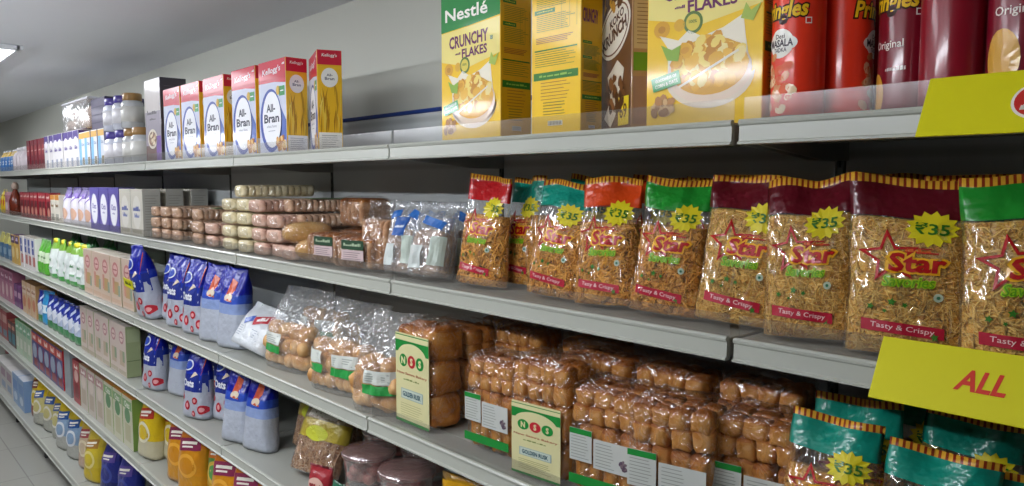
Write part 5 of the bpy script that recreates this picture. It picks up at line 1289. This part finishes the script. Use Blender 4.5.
# ================================================================== yellow price signs clipped to the rails
def price_sign(name, label, pts, tilt, prints, L=.42, H=.083):
    (px, py), d = pts
    z = zat(px, py, d); x = xat(px, z, d)
    t = thing(name, label, 'sign', (x, d, z), 0, 'yellow cards clipped to the shelf rails', rot=(R(tilt), 0, 0))
    cb = cbox(MB(), L, .0025, H, P('#d6cf0a', .55, .0, var=.01), .0006, (L/2, 0, 0)); apply(cb, prints, lambda x, y, o: (x, -.00135-o, y)); cb.build('sign_card', t)
    mb = MB()
    for xx in (.06, .34):
        cbox(mb, .03, .003, .035, P('#d4dad8', .3, .3), .0006, (xx, .003, .002))
    mb.build('sign_clip', t)
    return t
price_sign('yellow_sign', 'yellow card with red round emblem clipped to the top shelf rail', ((915, 137), .948), -31,
    [ell(.114, .040, .0235, .0235, ink('#f2e8e0'), 1, 32), ell(.114, .040, .0205, .0205, ink('#c0241c'), 2, 32), poly([(.100, .028), (.110, .028), (.117, .050), (.111, .050)], ink('#f2e8e0'), 3), poly([(.100, .028), (.128, .028), (.127, .034), (.101, .034)], ink('#f2e8e0'), 3), poly([(.117, .050), (.124, .050), (.129, .034), (.122, .034)], ink('#f2e8e0'), 3)])
price_sign('yellow_sign', 'yellow card reading ALL in red clipped to the second shelf rail', ((868, 397), .948), -31,
    [txt("ALL", .119, .043, ink('#cf2a12'), w=.052, h=.0265, layer=1, bold=.03, shear=.22)])

st = cbox(MB(), .085, .0016, .036, ink('#d6d400'), 0, (0, 0, 0)); apply(st, [txt("Offer", 0, .018, ink('#4a5a10'), w=.06, h=.018, layer=1)], lambda x, y, o: (x, -.0009-o, y))
so = st.build('price_sticker', STICK_ON); so['label'] = 'yellow price sticker'; so.location = (-.03, -.0525, .125); so.rotation_euler = (R(2), R(6), 0)


# rest every leaning pack on its shelf
import numpy as np
bpy.context.view_layer.update()
done = {o.name for o, _ in SETTLE}
for o in bpy.data.objects:
    if o.parent is None and o.get('category') and o.name not in done and not o.name.startswith(('shelving', 'ceiling', 'fill_tube_light', 'yellow_sign')):
        for z in LV.values():
            if -.003 < o.location.z-z < .02: SETTLE.append((o, z))
for o, z in SETTLE:
    lo = 9
    for c in ([o] if o.type == 'MESH' else [])+list(o.children):
        if c.type != 'MESH': continue
        a = np.empty(len(c.data.vertices)*3, np.float32); c.data.vertices.foreach_get('co', a); a = a.reshape(-1, 3)
        m = np.array(c.matrix_world); lo = min(lo, float((a@m[2, :3]).min()+m[2, 3]))
    o.location.z += z+.0006-lo

# small shifts that keep neighbouring packs from pressing into one another
SHIFT = {'bread_pack': (-0.0018, 0.0012), 'bread_pack.001': (0.0018, -0.0012), 'bread_pack.002': (-0.0008, -0.0024), 'bread_pack.004': (-0.0072, -0.0048), 'bread_sleeve.015': (-0.0018, -0.0012), 'bread_sleeve.019': (0.0018, 0.0012), 'bread_sleeve.023': (-0.0072, -0.0048), 'bread_sleeve.024': (-0.0054, -0.0036), 'bread_sleeve.025': (-0.009, -0.01), 'bread_sleeve.026': (-0.0072, 0.0048), 'bread_sleeve.027': (-0.009, -0.01), 'bread_sleeve.028': (-0.009, -0.01), 'bread_sleeve.030': (0.009, 0.0213), 'bread_sleeve.031': (0, 0.0195), 'bread_sleeve.032': (0, 0.0046), 'bread_sleeve.033': (-0.009, -0.0048), 'bun_bag': (0.0072, 0.0048), 'bun_bag.002': (-0.0018, 0), 'flour_pack': (0.0018, 0), 'flour_pack.001': (-0.009, -0.01), 'flour_pack.002': (0.009, 0.035), 'flour_pack.004': (-0.009, -0.01), 'flour_pack.005': (0.009, 0.0312), 'flour_pack.006': (-0.009, -0.01), 'flour_pack.007': (0.009, -0.01), 'flour_pack.008': (0.009, 0.035), 'flour_pack.009': (-0.0068, 0.0216), 'flour_pack.010': (-0.009, 0.0072), 'flour_pack.011': (0.009, -0.0072), 'golden_loaf': (0.009, -0.01), 'golden_loaf.001': (0.009, -0.01), 'oat_bag': (-0.009, 0), 'oat_bag.002': (0.009, 0.035), 'oat_bag.009': (-0.009, -0.0091), 'oat_bag.010': (0.009, 0.0288), 'oat_bag.011': (-0.0018, -0.0012), 'oat_bag.012': (0.0018, 0.0012), 'oat_bag.015': (0.0008, 0.0024), 'rusk_pack': (0.0018, 0.0012), 'rusk_pack.001': (-0.0066, -0.01), 'rusk_pack.002': (-0.009, 0.035), 'rusk_pack.004': (-0.0036, -0.0024), 'rusk_pack.005': (-0.0054, 0.0084), 'rusk_pack.006': (-0.009, 0), 'rusk_pack.007': (-0.0005, 0.035), 'rusk_pack.008': (-0.0045, 0.0144), 'rusk_pack.009': (0.009, -0.01), 'rusk_pack.010': (-0.0009, -0.01), 'rusk_pack.012': (-0.0013, 0.0252), 'sliced_loaf.001': (0, -0.0086), 'sliced_loaf.002': (0.009, 0.035), 'sliced_loaf.004': (0.009, 0.0052), 'sliced_loaf.005': (0.009, -0.0072), 'snack_bag.006': (-0.0036, -0.0024), 'snack_bag.008': (0, 0.0048), 'snack_bag.009': (-0.0018, 0.0012), 'snack_bag.010': (0.0036, -0.0024), 'snack_bag.011': (0.0018, -0.0012), 'snack_bag.015': (0.0072, -0.01), 'snack_bag.016': (-0.0072, -0.0048), 'snack_bag.017': (-0.009, -0.01), 'snack_bag.018': (0.009, 0.0336), 'snack_bag.019': (0.009, 0.035), 'snack_bag.020': (-0.0045, 0.0144), 'snack_tube': (-0.0022, -0.0072), 'snack_tube.001': (0.0022, 0.0072), 'sweet_sachet.001': (-0.0038, 0), 'sweet_tub.001': (0.003, 0.0096), 'sweet_tub.006': (0.0008, 0.0024), 'sweet_tub.007': (-0.0018, 0.0012)}
for k_, (dx_, dy_) in SHIFT.items():
    o = bpy.data.objects.get(k_)
    if o: o.location.x += dx_; o.location.y += dy_
EXPOSURE = 0.6

# ================================================================== camera and view
cam = bpy.data.cameras.new('camera'); co = bpy.data.objects.new('camera', cam); COL.objects.link(co)
cam.sensor_fit = 'HORIZONTAL'; cam.sensor_width = 36; cam.lens = 36*FPX/1024; cam.clip_start = .02; cam.clip_end = 60
co.location = (0, 0, CAMZ)
fwd = Vector((cp*fx, cp*fy, -sp)); co.rotation_euler = fwd.to_track_quat('-Z', 'Y').to_euler()
SC.camera = co
wd = bpy.data.worlds.new('store_ambient'); SC.world = wd; wd.use_nodes = True
bg = wd.node_tree.nodes.get('Background') or wd.node_tree.nodes.new('ShaderNodeBackground')
bg.inputs[0].default_value = (.8, .85, .95, 1); bg.inputs[1].default_value = .3
SC.view_settings.view_transform = 'Standard'; SC.view_settings.look = 'None'; SC.view_settings.gamma = 1; SC.view_settings.use_curve_mapping = False
SC.view_settings.exposure = EXPOSURE
SC.cycles.transparent_max_bounces = 24; SC.cycles.max_bounces = 8
SC.cycles.sample_clamp_indirect = 4
